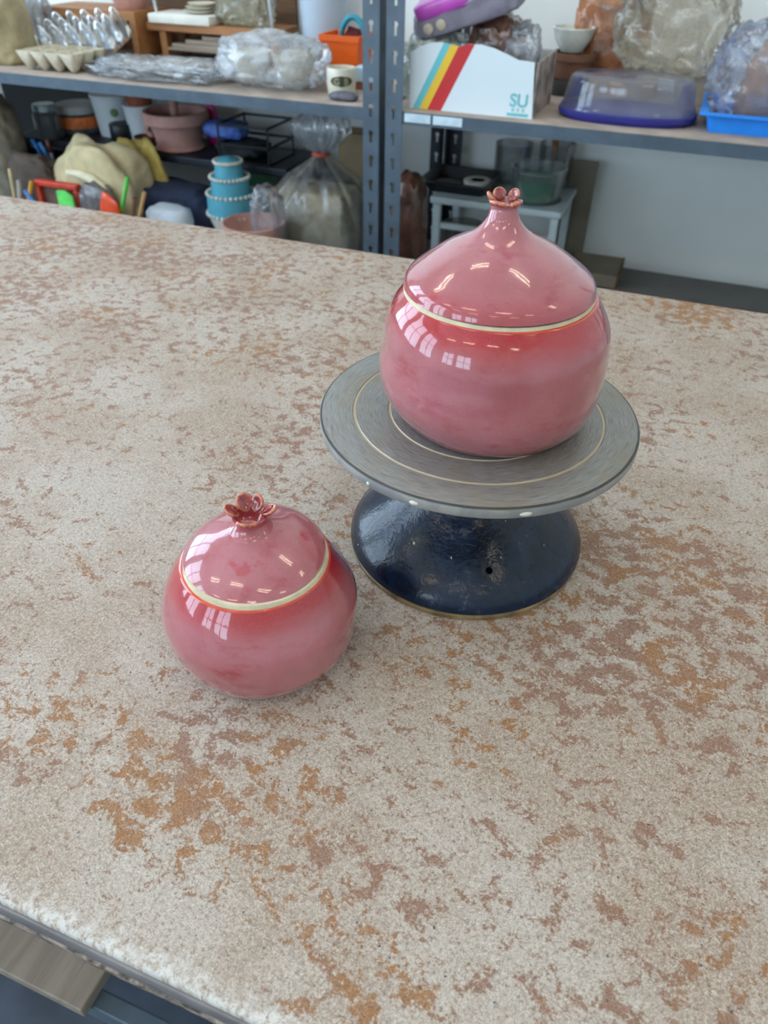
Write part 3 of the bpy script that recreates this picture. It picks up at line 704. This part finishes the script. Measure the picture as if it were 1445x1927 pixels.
mesh_obj('lid', lathe([(0, 0), (rad*.85, 0), (rad*.85, .014), (rad*.8, .016), (0, .016)], 24), mat('tin', (150, 166, 168), .3, .8), t, (0, 0, h-.004), angle=.6)
t, rad, h = pot_at('glass_jar', 'wide jar with an orange label and white lid on the black rack', 'jar', 118, 208, 184, 250, 1.45, ZR, [(0, 0), (.95, 0), (1, .04), (1, .88), (.86, 1), (.78, 1), (.9, .86), (.92, .05), (0, .04)], film('smoky_glass2', (132, 134, 132), .35, .6, 12, .08))
mesh_obj('label', lathe([(rad*1.012, h*.30), (rad*1.012, h*.86)], 40), mat('orange_label', (224, 118, 58), .6, 0, .2, 60), t)
mesh_obj('lid', lathe([(0, 0), (rad*.92, 0), (rad*.92, .018), (rad*.88, .021), (0, .021)], 32), mat('white_lid', (170, 170, 164), .5), t, (0, 0, h-.002), angle=.6)
t, rad, h = pot_at('tub', 'white tub with a green mark, left of the terracotta-topped one', 'tub', 184, 176, 246, 250, 1.46, ZR, [(0, 0), (.82, 0), (.98, .92), (1.02, .93), (1.02, 1), (0, 1)], M_WHITE)
d = math.atan2(CAM.y-1.46, CAM.x-t.location.x)
mesh_obj('green_mark', lathe([(0, 0), (.011, 0), (.010, .001), (0, .001)], 16), mat('green_ink', (112, 138, 92), .6), t, (rad*.95*math.cos(d), rad*.95*math.sin(d), h*.62)).rotation_euler = (PI/2-.1, 0, d+PI/2)
t, rad, h = pot_at('tub', 'white tub with a terracotta pot stacked on it', 'tub', 242, 196, 294, 256, 1.43, ZR, [(0, 0), (.82, 0), (.98, .92), (1.02, .93), (1.02, 1), (0, 1)], M_WHITE)
o = mesh_obj('terracotta_pot', lathe([(0, 0), (rad*.7, 0), (rad*.9, .04), (rad*.95, .04), (rad*.95, .055), (rad*.84, .055), (rad*.65, .006), (0, .006)], 32), M_TERRA, None, (t.location.x, 1.43, ZR+h), angle=.7); tag(o, 'terracotta pot on top of the right white tub', 'pot')
t, rad, h = pot_at('tin', 'small dark tin in front of the white tubs', 'tin', 212, 232, 248, 264, 1.40, ZR, [(0, 0), (.95, 0), (1, .05), (1, .95), (.95, 1), (0, 1)], mat('dark_tin', (44, 46, 52), .4, .4))
a, b = at(20, 220, 1.575), at(192, 220, 1.575)  # black sheet added to darken the background behind the jars
tag(mesh_obj('dark_backdrop', box(a.x, b.x, 1.57, 1.58, ZL, at(100, 150, 1.575).z, .002), M_BLACK, None, smooth=False), 'added black sheet making the darkness behind the glass jars', 'sheet')
# pink bisque pot
y = 1.40; t, rad, h = pot_at('pottery_pot', 'pink bisque footed pot with a looped handle on the black rack', 'pot', 285, 208, 388, 290, y, ZR, [(0, 0), (.72, 0), (.78, .04), (.70, .12), (.72, .3), (.82, .62), (.92, .70), (.98, .72), (1, .95), (.97, 1), (.88, 1), (.78, .66), (.62, .14), (0, .10)], M_PINKCLAY)
pts = [Vector((-rad*.72-rad*.34*math.sin(q), -.01, h*.42+h*.20*math.cos(q))) for q in [PI*k/10 for k in range(11)]]
mesh_obj('handle', tube(pts, rad*.085), M_PINKCLAY, t)
o = mesh_obj('pestle', tube([(0, 0, 0), (.004, 0, .05), (.006, 0, .12)], .013, 10, taper=[1.2, .9, .8]), mat('pale_clay', (178, 140, 124), .8), None, (t.location.x-.015, y+.01, ZR+h*.14)); tag(o, 'pale clay pestle standing in the pink bisque pot', 'pestle')
pot_at('saucer', 'small red-brown bowl beside the pink bisque pot', 'bowl', 258, 256, 292, 284, 1.36, ZR, cup_prof(.1, .5), mat('red_brown_clay', (110, 60, 46), .8))
x0, x1, z0, z1 = span(379, 196, 402, 262, 1.45)
o = mesh_obj('paddle', blob((x1-x0)*1.2, .02, z1-ZR, seed=2, amp=.02, ridged=False, boxy=.9, sub=3), mat('magenta_plastic', (190, 44, 118), .4), None, ((x0+x1)/2, 1.47, ZR)); tag(o, 'magenta plastic paddle upright behind the pink pot', 'paddle')
put_blob('glove', 'blue and beige rubber glove lying on the black basket', 'glove', 392, 226, 462, 272, 1.40, mat('blue_rubber', (70, 108, 190), .5, 0, .1, 20), ZR+.042, .07, seed=17, amp=.22, sub=4)
t = thing('basket', 'open black wire basket at the right end of the rack', 'basket', (-.965, 1.33, ZR))
mesh_obj('bottom', box(-.07, .075, 0, .14, 0, .004), M_BLACK, t, smooth=False)
for x in (-.07, .071):
    for y in (0, .136): mesh_obj('upright', box(x, x+.004, y, y+.004, .004, .085), M_BLACK, t, smooth=False)
for z in (.040, .085):
    for y in (0, .136): mesh_obj('wire', box(-.07, .075, y, y+.004, z-.003, z+.003), M_BLACK, t, smooth=False)
    for x in (-.07, .071): mesh_obj('wire', box(x, x+.004, .004, .136, z-.003, z+.003), M_BLACK, t, smooth=False)
put_blob('cloth', 'large folded beige cloth on the left lower shelf', 'cloth', 120, 262, 272, 400, 1.22, mat('beige_cloth', (206, 190, 150), .9, 0, .10, 30, .2), ZL, .12, seed=41, amp=.13, freq=1.1, sub=5, fold=(.12, 3), ridged=False)
put_blob('cloth', 'crumpled yellow cloth behind the beige cloth', 'cloth', 226, 256, 306, 370, 1.285, mat('yellow_cloth', (196, 170, 92), .9, 0, .14, 30, .3), ZL, .035, seed=44, amp=.16, freq=1.3, sub=4, fold=(.14, 4), ridged=False)
t = thing('bin', 'black plastic bin of tools at the left of the lower shelf', 'bin', (at(80, 300, 1.27).x, 1.27, ZL))
mesh_obj('bin_shell', crate_tray(.16, .11, at(80, 290, 1.27).z-ZL, .004), M_BLACK, t, smooth=False)
zb = at(80, 290, 1.27).z
for k, (l0, t0, l1, t1, col, lab) in enumerate(((60, 262, 100, 330, (40, 110, 180), 'blue-handled pliers leaning in the black bin'), (74, 268, 112, 330, (60, 120, 180), 'second blue-handled pliers, right of the first in the bin'), (88, 262, 106, 318, (90, 40, 36), 'dark red handled tool leaning in the black bin'))):
    a, b = at(l0, t0, 1.26), at(l1, t1, 1.26)
    tt = thing('hand_tool', lab, 'tool', a)
    v = Vector(b)-Vector(a)
    mesh_obj('handle', tube([(0, 0, 0), v*.42], .006), mat('tool_handle_%d' % k, col, .4), tt)
    mesh_obj('shaft', tube([v*.42, v], .005, taper=[1, .8]), mat('tool_steel', (104, 110, 122), .4, .5), tt)
put_blob('crumpled_bag', 'brown crumpled paper bag before the black bin', 'bag', 18, 285, 112, 372, 1.20, mat('brown_paper', (86, 74, 64), .85, 0, .2, 25, .3), ZL, .06, seed=51, amp=.2, sub=4)
def stick(name, label, x0, y0, x1, y1, yy, m, r=.004, cat='stick', group=None):
    a, b = at(x0, y0, yy), at(x1, y1, yy); d = (Vector(a)-Vector(b)); k = (ZL-b.z)/d.z if abs(d.z) > 1e-6 else 0
    foot = Vector(b)+d*k
    return tag(mesh_obj(name, tube([Vector((0, 0, 0)), Vector(a)-foot], r, 8, taper=[.8, 1]), m, None, foot), label, cat, group)
stick('wooden_stick', 'pale wooden stick at the far left behind the table edge', 18, 318, 28, 372, 1.125, mat('pale_wood', (190, 172, 130), .7), .005)
stick('wooden_stick', 'grey-white wooden slat beside the pale stick', 36, 340, 38, 372, 1.13, mat('grey_slat', (160, 154, 146), .7), .007)
stick('loop_tool', 'yellow-handled trimming tool behind the table edge', 60, 342, 56, 366, 1.125, mat('yellow_plastic', (196, 142, 30), .5), .006, 'tool')
stick('loop_tool', 'blue-handled trimming tool low at the far left', 46, 358, 62, 378, 1.12, mat('blue_plastic', (48, 104, 170), .5), .006, 'tool')
stick('plastic_ruler', 'bright green plastic stick standing by the beige cloth', 240, 334, 229, 396, 1.125, mat('green_plastic', (84, 190, 70), .45), .0055)
stick('wooden_stick', 'thin wooden dowel right of the green stick', 272, 362, 264, 400, 1.125, mat('dowel', (186, 142, 92), .7), .005)
stick('wooden_stick', 'brown wooden dowel near the navy cloth', 254, 372, 250, 400, 1.135, mat('dowel_brown', (122, 84, 60), .7), .006)
hem = [at(*q, 1.145) for q in ((126, 324), (150, 328), (172, 337), (192, 352), (206, 368), (212, 384))]
tag(mesh_obj('cloth', tube([Vector(q)-Vector(hem[-1]) for q in hem], .011, 10, taper=[.5, .9, 1.1, 1.1, 1, .8]), mat('cream_hem', (226, 216, 186), .9, 0, .06, 40, .2), None, hem[-1]), 'cream rolled cloth edge lying along the front of the beige cloth', 'cloth')
put_blob('cloth', 'folded white cloth in front of the navy cloth', 'cloth', 280, 386, 356, 412, 1.165, mat('white_cloth', (196, 204, 214), .9, 0, .06, 30, .2), ZL, .06, seed=66, amp=.1, sub=3, boxy=.45, ridged=False)
put_blob('bundle', 'dark grey bundle of rags inside the black wire basket', 'bundle', 420, 262, 500, 300, 1.40, mat('dark_rags', (40, 42, 48), .8, 0, .3, 40, .3), ZR+.005, .10, seed=68, amp=.22, sub=4)
# orange-red frame, green scraper, clip
x0, x1, z0, z1 = span(70, 345, 146, 392, 1.132); M_RED = mat('orange_red_plastic', (204, 66, 44), .45)
t = thing('tool_holder', 'orange-red plastic frame at the front of the lower shelf', 'holder', ((x0+x1)/2, 1.132, ZL)); W_ = (x1-x0)/2; h = z1-ZL
mesh_obj('top_bar', box(-W_, W_, 0, .02, h-.014, h, .003), M_RED, t, smooth=False)
for s in (-1, 1): mesh_obj('side_bar', box(s*W_-(.012 if s > 0 else 0), s*W_+(0 if s > 0 else .012), 0, .02, 0, h-.014, .002), M_RED, t, smooth=False)
mesh_obj('back_plate', box(-W_+.012, W_-.012, .014, .02, 0, h-.014), mat('brown_card', (112, 88, 76), .8), t, smooth=False)
a, b = at(103, 388, 1.118), at(142, 362, 1.118)
tag(mesh_obj('scraper', prism([(-.026, ZL-ZL), (.030, 0), (.026, b.z-ZL-.012), (.004, b.z-ZL), (-.020, b.z-ZL-.002)], -.003, .003), mat('neon_green', (112, 230, 108), .45), None, ((a.x+b.x)/2, 1.118, ZL), smooth=False), 'bright green scraper in front of the orange-red frame', 'scraper')
put_blob('wrapped_bundle', 'grey bundle in clear film between frame and green stick', 'bundle', 152, 340, 212, 392, 1.135, film('grey_film', (150, 146, 148), .5, .85, 40), ZL, .04, seed=57, amp=.2, sub=4)
put_blob('clip', 'orange-red plastic clip left of the green stick', 'clip', 186, 362, 224, 400, 1.115, mat('orange_red_clip', (224, 76, 30), .4), ZL, .012, seed=60, amp=.2, sub=3)
put_blob('cloth', 'folded navy blue cloth left of the teal tiered pot', 'cloth', 275, 342, 404, 402, 1.28, mat('navy_cloth', (44, 54, 82), .9, 0, .2, 30, .3), ZL+.012, .13, seed=63, amp=.14, sub=4, boxy=.5, ridged=False, freq=1.6)
x0, x1, z0, z1 = span(270, 378, 410, 410, 1.27)
tag(mesh_obj('tray', crate_tray(x1-x0, .20, .012, .006), mat('pale_tray', (188, 198, 204), .5), None, ((x0+x1)/2, 1.27, ZL), smooth=False), 'flat pale grey tray under the navy cloth', 'tray')
# teal tiered pot
y = 1.25; x0, x1, z0, z1 = span(395, 300, 478, 440, y)
t = thing('tiered_pot', 'teal tiered cake-shaped pot with white piped rims', 'pot', ((x0+x1)/2, y, ZL)); rad = (x1-x0)/2
M_TEAL = mat('teal_glaze', (86, 168, 190), .5, 0, .06, 30)
za, zb_, zc, zd, ze = [at(435, v, y).z-ZL for v in (398, 362, 332, 304, 298)]
mesh_obj('body', lathe([(0, za), (rad*.98, za), (rad*.95, zb_), (rad*.75, zb_), (rad*.73, zc), (rad*.55, zc), (rad*.50, zd), (rad*.34, ze), (0, ze+.006)], 40), M_TEAL, t, angle=.6)
mesh_obj('foot', lathe([(0, 0), (rad*.6, 0), (rad*.72, za*.5), (rad*.98, za-.004), (rad*.98, za), (0, za)], 40), mat('white_glaze', (222, 222, 214), .5), t, angle=.6)
for zz, rr in ((za, 1.0), (zb_, .93), (zc, .74), (zd, .52)):
    bm = bmesh.new(); n = 30
    for k in range(n):
        q = 2*PI*k/n; bmesh.ops.create_icosphere(bm, subdivisions=1, radius=.0055, matrix=Matrix.Translation((rad*rr*math.cos(q), rad*rr*math.sin(q), zz)))
    mesh_obj('piping', bm, mat('white_piping', (214, 216, 204), .6), t)
x0, x1, z0, z1 = span(452, 296, 532, 372, 1.43)
t = thing('crate', 'dark green plastic crate with black lid, behind the teal pot', 'crate', ((x0+x1)/2, 1.43, ZL)); W_ = (x1-x0)/2
z1 = min(z1, ZR-.022)
mesh_obj('crate_body', box(-W_, W_, 0, .11, 0, z1-ZL-.03, .004), mat('dark_green_plastic', (16, 78, 36), .5), t, smooth=False)
mesh_obj('lid', box(-W_-.004, W_+.004, -.004, .114, z1-ZL-.03, z1-ZL, .004), M_BLACK, t, smooth=False)
pot_at('bowl', 'wide pink bisque bowl peeking over the table edge', 'bowl', 428, 418, 530, 470, 1.165, ZL, [(0, 0), (.5, 0), (.8, .5), (1, .97), (.99, 1), (.93, 1), (.75, .55), (0, .12)], M_PINKCLAY)
# bagged clay block
y = 1.31; x0, x1, z0, z1 = span(530, 352, 660, 470, y)
tag(mesh_obj('clay_block', box(x0, x1, y-.06, y+.06, ZL+.003, z1, .008), mat('grey_beige_clay', (172, 160, 130), .7, 0, .08, 25), None, angle=.6), 'grey-beige block of clay inside the tied plastic bag', 'clay')
x0, x1, z0, z1 = span(486, 230, 684, 470, y); W_ = (x1-x0)/2; zn = at(600, 290, y).z-ZL; zh = z1-ZL
cxm = at(604, 290, y).x
t = thing('plastic_bag', 'clear plastic bag round the clay block, knotted with a red tie', 'bag', (cxm, y, ZL))
def pleat(a, z):
    q = z/zn
    f = .02+.10*max(0, min(1, (q-.45)/.5))
    return 1+f*math.cos(9*a+3*q)+f*.7*math.cos(17*a+1.3)+.5*f*math.sin(4*a)
bp = [(.90, 0), (.93, .10), (.93, .35), (.90, .52), (.78, .66), (.55, .80), (.28, .91), (.11, .985), (.09, 1.0), (.14, 1.03), (.30, 1.10), (.42, 1.20), (.40, 1.30), (.22, 1.36)]
bm = lathe([(W_*.98*p, zn*q) for p, q in bp], 96, sx=1.0, sy=.78, rfun=pleat, power=.72)
mesh_obj('bag_skin', bm, film('bag_film', (232, 238, 246), .03, .26, 30, .2), t)
mesh_obj('red_tie', lathe([(W_*.10, zn-.004), (W_*.16, zn), (W_*.10, zn+.005)], 20), mat('red_tie', (206, 84, 60), .5), t)
x0, x1, z0, z1 = span(480, 348, 545, 470, 1.18)
put_blob('plastic_bag', 'loose empty clear bag bulging left of the clay bag', 'bag', 478, 345, 530, 455, 1.17, film('thin_film', (220, 228, 238), .05, .30, 26, .12), ZL, .07, seed=71, amp=.12, sub=5, crease=.55)
x0, x1, z0, z1 = span(640, 236, 700, 470, 1.47)
tag(mesh_obj('cardboard_box', box(x0, x1, 1.46, 1.54, ZL, at(660, 250, 1.47).z, .003), mat('tan_card', (160, 140, 108), .85, 0, .08, 20), None, smooth=False), 'tall tan cardboard box behind the clay bag', 'box')

# ------------------------------------------------------------------ upper shelf, right bay
yf = 1.135; bx0, bx1 = -.4540, -.2035
g = G('striped_box_print'); o_ = g.obj(); s = g.n('SeparateXYZ', {0: o_}); geo = g.n('NewGeometry').outputs['Normal']
frontness = g.math('LESS_THAN', g.n('SeparateXYZ', {0: geo}).outputs[1], -.5)
zbot, ztop = ZS, at(870, 90, yf).z
xb = [at(v, 206, yf).x for v in (775, 788, 803, 829)]; xt = [at(v, 86, yf).x for v in (833, 847, 862, 893)]
slope = (xt[1]-xb[1])/(at(847, 86, yf).z-at(788, 206, yf).z); zref = at(788, 206, yf).z
u = g.math('SUBTRACT', s.outputs[0], g.math('MULTIPLY', s.outputs[2], slope))
col = lin((222, 234, 240))
for i, rgb in ((0, (104, 196, 204)), (1, (238, 196, 46)), (2, (198, 40, 44))):
    lo, hi = xb[i]-bx0-(zref-ZS)*slope, xb[i+1]-bx0-(zref-ZS)*slope
    inside = g.math('MULTIPLY', g.math('GREATER_THAN', u, lo), g.math('LESS_THAN', u, hi))
    col = g.mix(g.math('MULTIPLY', inside, frontness), col, lin(rgb))
M_BOX = g.done(g.bsdf(Base_Color=col, Roughness=.5))
t = thing('cardboard_box', 'white cardboard box with turquoise, yellow and red diagonal stripes', 'box', (bx0, yf, ZS))
poly = [(0, 0), (bx1-bx0, 0)]
for px, py in ((1006, 118), (975, 113), (955, 103), (930, 91), (905, 84), (880, 83), (866, 88), (850, 84), (830, 80), (810, 81), (790, 87), (768, 98)):
    q = at(px, py, yf); poly.append((min(max(q.x-bx0, 0), bx1-bx0), q.z-ZS))
mesh_obj('front_panel', prism(poly, 0, .003), M_BOX, t, smooth=False)
hr = poly[2][1]; M_CARD = mat('white_card', (206, 210, 208), .6, 0, .04)
mesh_obj('side_panel', box(bx1-bx0-.003, bx1-bx0, .003, .18, 0, hr), mat('printed_card_side', (160, 148, 142), .6, 0, .4, 24), t, smooth=False)
mesh_obj('side_panel', box(0, .003, .003, .18, 0, hr), M_CARD, t, smooth=False)
mesh_obj('back_panel', box(.003, bx1-bx0-.003, .177, .18, 0, hr), M_CARD, t, smooth=False)
mesh_obj('bottom_panel', box(.003, bx1-bx0-.003, .003, .177, 0, .003), M_CARD, t, smooth=False)
M_LOGO = mat('turquoise_ink', (118, 200, 206), .5)
q = at(975, 201, yf); text_mesh('SU', .031, M_LOGO, t, (q.x-bx0, -.0006, q.z-ZS), (PI/2, 0, 0), 'logo', .0006)
mesh_obj('logo_line', box(q.x-bx0-.021, q.x-bx0+.021, -.0008, -.0002, q.z-ZS-.0165, q.z-ZS-.0115), M_LOGO, t, smooth=False)
for dx in (-.012, -.002, .008): mesh_obj('logo_mark', box(q.x-bx0+dx, q.x-bx0+dx+.004, -.0008, -.0002, q.z-ZS-.009, q.z-ZS-.003), mat('pale_turquoise_ink', (160, 214, 222), .5), t, smooth=False)
# bags in and above the box
put_blob('plastic_bag', 'clear plastic bag at the left inside the striped box', 'bag', 765, 50, 880, 150, yf+.07, film('green_grey_film', (190, 196, 184), .15, .55, 30), ZS+.004, .12, seed=81, amp=.18, sub=5, crease=.55)
put_blob('wrapped_pot', 'brown pot wrapped in plastic inside the striped box', 'pot', 886, 20, 985, 150, yf+.10, mat('brown_wrap', (118, 84, 70), .3, 0, .35, 24, .4, .6), ZS+.004, .10, seed=84, amp=.14, sub=5, crease=.55)
put_blob('plastic_scrap', 'crumpled white plastic sticking up at the right of the striped box', 'plastic scrap', 948, 34, 1018, 135, yf+.075, M_FILMW, ZS+.004, .05, seed=88, amp=.22, sub=5, crease=.55)
a = at(800, 45, yf+.05); b = at(985, 5, yf+.05)
t = thing('package', 'plastic package with a magenta band lying on the striped box', 'package', ((a.x+b.x)/2, yf+.07, (a.z+b.z)/2-.012))
t.rotation_euler = (math.radians(12), -math.atan2(b.z-a.z, b.x-a.x)-.10, 0)
Lh = (b-a).length/2+.012
bm = blob(Lh*2, .12, .055, seed=91, amp=.07, boxy=.4, sub=4, foot=False); mesh_obj('wrapper', bm, mat('grey_violet_wrap', (142, 136, 150), .25, 0, .15, 20, .3, .5), t)
mesh_obj('magenta_band', blob(Lh*1.15, .10, .03, seed=92, amp=.03, boxy=.35, sub=3, foot=False), mat('magenta_wrap', (196, 84, 190), .3, 0, .1, 15, 0, .5), t, (-.035, -.012, .036))
for k in range(2):
    o = mesh_obj('printed_dot', lathe([(0, 0), (.010, 0), (.009, .0012), (0, .0016)], 16), mat('cream_dot', (206, 190, 170), .5), t, (-Lh+.035+.026*k, -.0595, .024)); o.rotation_euler = (PI/2, 0, 0)
# bowl, terracotta pot and dark bin piled behind
y = 1.42
x0, x1, z0, z1 = span(1022, 140, 1098, 195, y)
t, rad, h = pot_at('planter', 'dark grey round planter under the terracotta pot', 'pot', 1026, 146, 1104, 192, y, ZS, cup_prof(.08, .8), mat('dark_grey_pot', (58, 58, 56), .6))
z_a = ZS+h
t, rad, h = pot_at('terracotta_pot', 'brown terracotta pot under the white bowl', 'pot', 1036, 97, 1122, 146, y, z_a, [(0, 0), (.75, 0), (.88, .72), (1, .72), (1, 1), (.9, 1), (.7, .06), (0, .05)], mat('brown_terracotta', (118, 80, 62), .8))
pot_at('bowl', 'white glazed bowl on top of the terracotta pot', 'bowl', 1038, 50, 1118, 97, y, z_a+h, [(0, 0), (.5, 0), (.55, .06), (.85, .5), (1, .96), (.98, 1), (.93, 1), (.78, .5), (0, .12)], mat('white_bowl', (216, 220, 212), .35))
put_blob('plastic_bag', 'orange-brown pot in creased plastic at the back of the right shelf', 'bag', 1084, -50, 1225, 150, 1.49, mat('orange_brown_wrap', (160, 104, 66), .3, 0, .3, 22, .4, .5), ZS+.03, .09, seed=95, amp=.14, sub=5, crease=.55)
x0, x1, z0, z1 = span(1112, 120, 1240, 150, 1.48)
tag(mesh_obj('board', box(x0, x1, 1.44, 1.54, ZS, ZS+.03, .002), wood_material('pine', (176, 142, 98), (196, 164, 120)), None, smooth=False), 'short pine board under the orange-brown wrapped pot', 'board')
pot_at('tub', 'beige round tub behind the clear oval container', 'tub', 1262, 128, 1378, 200, 1.45, ZS, [(0, 0), (.84, 0), (.98, .9), (1.02, .92), (1.02, 1), (.95, 1), (.8, .05), (0, .04)], mat('beige_plastic', (190, 178, 156), .5))
x0, x1, z0, z1 = span(1150, -60, 1372, 155, 1.36)
o = mesh_obj('plastic_bag', blob((x1-x0), .13, (z1-z0), seed=101, amp=.20, sub=5, crease=.55, freq=1.9, boxy=.7, foot=False), film('big_clear_film', (206, 196, 174), .20, .55, 24, .14), None, ((x0+x1)/2+.01, 1.40, ZS+.045))
tag(o, 'large crumpled clear plastic bag hanging above the oval container', 'bag')
# clear oval container with dark blue base
p0, p1, p2 = on(1047, 214, ZS), on(1180, 240, ZS), on(1308, 234, ZS)
ox, oy = (p0.x+p2.x)/2, p1.y+.085; ax_, ay_ = (p2.x-p0.x)/2*1.0, .083
t = thing('food_container', 'oval clear plastic cake container with a dark blue base', 'container', (ox, oy, ZS))
M_NAVYP = mat('navy_plastic', (46, 48, 132), .35, 0, .05)
mesh_obj('base_tray', lathe([(0, 0), (.93, 0), (.96, .004), (1, .008), (1, .015), (.97, .017), (0, .012)], 56, sx=ax_, sy=ay_, power=.8), M_NAVYP, t, angle=.8)
ht = at(1180, 142, oy).z-ZS
mesh_obj('clear_cover', lathe([(.98, .017), (.965, .022), (.94, .026), (.90, ht-.012), (.875, ht-.003), (.84, ht), (0, ht+.001)], 56, sx=ax_, sy=ay_, power=.8), film('clear_cover', (198, 204, 222), .10, .22, 10, .10), t, angle=.8)
# bright blue tray with a bag in it
p0 = on(1312, 250, ZS); x1 = p0.x+.36
t = tag(mesh_obj('tray', crate_tray(.37, .22, .032, .012, .003, .95), mat('bright_blue_plastic', (36, 140, 240), .4, 0, .04), None, (p0.x+.185-.005, 1.265, ZS), smooth=False), 'bright blue rectangular plastic tray at the right of the upper shelf', 'tray')
put_blob('wrapped_pot', 'tan pot wrapped in blue-tinted film in the bright blue tray', 'pot', 1340, 30, 1530, 250, 1.26, film('blue_tint_film', (188, 198, 222), .10, .42, 30, .14), ZS+.004, .15, seed=111, amp=.16, sub=5, crease=.55, boxy=.75)
x0, x1, z0, z1 = span(1372, 70, 1520, 250, 1.265)
t, rad, h = pot_at('pottery_pot', 'tan bisque pot inside the film in the bright blue tray', 'pot', 1378, 75, 1500, 250, 1.262, ZS+.005, [(0, 0), (.7, 0), (.85, .3), (.7, .7), (.42, .95), (.40, 1), (.34, 1), (.6, .7), (.6, .1), (0, .06)], mat('tan_bisque', (170, 138, 116), .8))

# ------------------------------------------------------------------ under the right upper shelf
put_blob('clay_bag', 'brown clay in a plastic bag just right of the steel posts', 'bag', 742, 322, 800, 490, 1.22, mat('wet_brown_clay', (88, 56, 42), .35, 0, .3, 20, .3, .4), ZL, .09, seed=121, amp=.12, sub=4)
zt = at(930, 385, 1.32).z
a, b = at(808, 384, 1.32), at(1056, 404, 1.32)
t = thing('step_stool', 'small white plastic table on the right lower shelf', 'table', ((a.x+b.x)/2, 1.32, ZL)); W_ = (b.x-a.x)/2; h = zt-ZL
M_WT = mat('grey_white_plastic', (188, 202, 206), .4, 0, .04)
mesh_obj('top', box(-W_, W_, 0, .23, h-.016, h, .004), M_WT, t, smooth=False)
for x in (-W_+.006, W_-.024):
    for y in (.008, .184): mesh_obj('leg', box(x, x+.018, y, y+.018, 0, h-.016, .002), M_WT, t, smooth=False)
mesh_obj('brace', box(-W_+.024, W_-.024, .012, .022, h-.075, h-.062), M_WT, t, smooth=False)
x0, x1, z0, z1 = span(800, 330, 932, 385, 1.41)
tag(mesh_obj('tray', crate_tray(x1-x0, .17, .026, .010, .003, .85), M_BLACK, None, ((x0+x1)/2, 1.425, zt), smooth=False), 'black plastic tray on the small white table', 'tray')
t, rad, h = pot_at('tape_roll', 'roll of tape, white above and orange below, in the black tray', 'tape', 872, 338, 924, 372, 1.41, zt+.004, [(.5, 0), (1, 0), (1, .68), (.5, .68)], mat('orange_tape', (196, 108, 40), .5))
mesh_obj('upper_roll', lathe([(rad*.5, h*.68), (rad, h*.68), (rad, h*.96), (rad*.96, h), (rad*.5, h)], 32), mat('pale_tape', (196, 192, 182), .6), t, angle=.6)
put_blob('crumpled_paper', 'crumpled grey paper at the left in the black tray', 'paper', 818, 340, 868, 372, 1.41, mat('grey_paper', (96, 92, 86), .9, 0, .2), zt+.004, .05, seed=131, amp=.2, sub=3)
y = 1.405
t, rad, h = pot_at('deli_tub', 'lower clear round tub stacked on the white table', 'tub', 952, 372, 1054, 402, y, zt, [(0, 0), (.9, 0), (.98, .9), (1.02, .9), (1.02, 1), (0, 1)], film('frosted_tub', (186, 196, 196), .2, .4, 12, .2))
zc = zt+h
t, rad, h = pot_at('deli_tub', 'clear round tub of green glaze, upper of the stack', 'tub', 960, 312, 1064, 372, y, zc, [(0, 0), (.86, 0), (.98, .92), (1.02, .92), (1.02, 1), (.94, 1), (.94, .92), (.83, .03), (0, .02)], film('clear_tub', (200, 210, 210), .05, .12, 12, .12))
mesh_obj('green_glaze', lathe([(0, h*.03), (rad*.80, h*.03), (rad*.88, h*.62), (0, h*.64)], 32), mat('green_glaze', (52, 132, 88), .5), t, angle=.6)
for k, (l, r, lab) in enumerate(((930, 1000, 'tall clear jar at the left behind the green tub'), (1012, 1080, 'tall clear jar of tools at the right behind the green tub'))):
    t, rad, h = pot_at('clear_jar', lab, 'jar', l, 268, r, 345, 1.537, zt, [(0, 0), (.9, 0), (.94, .03), (1, 1), (.95, 1), (.88, .05), (0, .04)], film('jar_plastic', (176, 180, 178), .06, .20, 14, .12))
def tool_in(label, x0, y0, x1, y1, yy, m, r, cat='brush'):
    a, b = at(x0, y0, yy), at(x1, y1, yy); return tag(mesh_obj('brush', tube([Vector((0, 0, 0)), Vector(a)-Vector(b)], r, 8), m, None, b), label, cat)
tool_in('brown wooden tool handle in the right clear jar', 1046, 262, 1042, 340, 1.537, mat('brown_handle', (146, 96, 62), .6), .008)
tool_in('blue and white brush handle in the left clear jar', 990, 270, 978, 340, 1.537, mat('blue_white_handle', (146, 156, 186), .4), .005)
tool_in('grey metal tool leaning in the right clear jar', 1072, 272, 1052, 340, 1.537, mat('grey_handle', (120, 122, 120), .4, .6), .005)
t, rad, h = pot_at('tub', 'upturned clear plastic tub under the small white table', 'tub', 808, 420, 930, 500, 1.42, ZL, [(1, 0), (.98, .08), (.9, .6), (.78, .9), (.6, 1), (0, 1)], film('grey_tub', (150, 150, 144), .35, .6, 12, .2))
x0, x1, z0, z1 = span(1046, 330, 1096, 490, 1.52)
o = mesh_obj('panel', box(0, .075, 0, .012, 0, at(1070, 300, 1.53).z-ZL, .002), mat('grey_brown_board', (116, 108, 94), .8, 0, .12, 12), None, (at(1052, 400, 1.53).x, 1.53, ZL), smooth=False); tag(o, 'upright grey-brown board leaning behind the small white table', 'board')
x0, x1 = at(1068, 500, 1.42).x, at(1166, 500, 1.42).x
t = thing('cardboard_box', 'flat grey-brown cardboard box on the right lower shelf', 'box', ((x0+x1)/2, 1.40, ZL)); W_ = (x1-x0)/2
mesh_obj('box_body', box(-W_, W_, 0, .14, 0, .030, .002), mat('grey_card', (122, 112, 98), .85, 0, .08, 12), t, smooth=False)
mesh_obj('tape_edge', box(W_, W_+.003, 0, .14, 0, .031), mat('brown_card_edge', (98, 76, 50), .85), t, smooth=False)
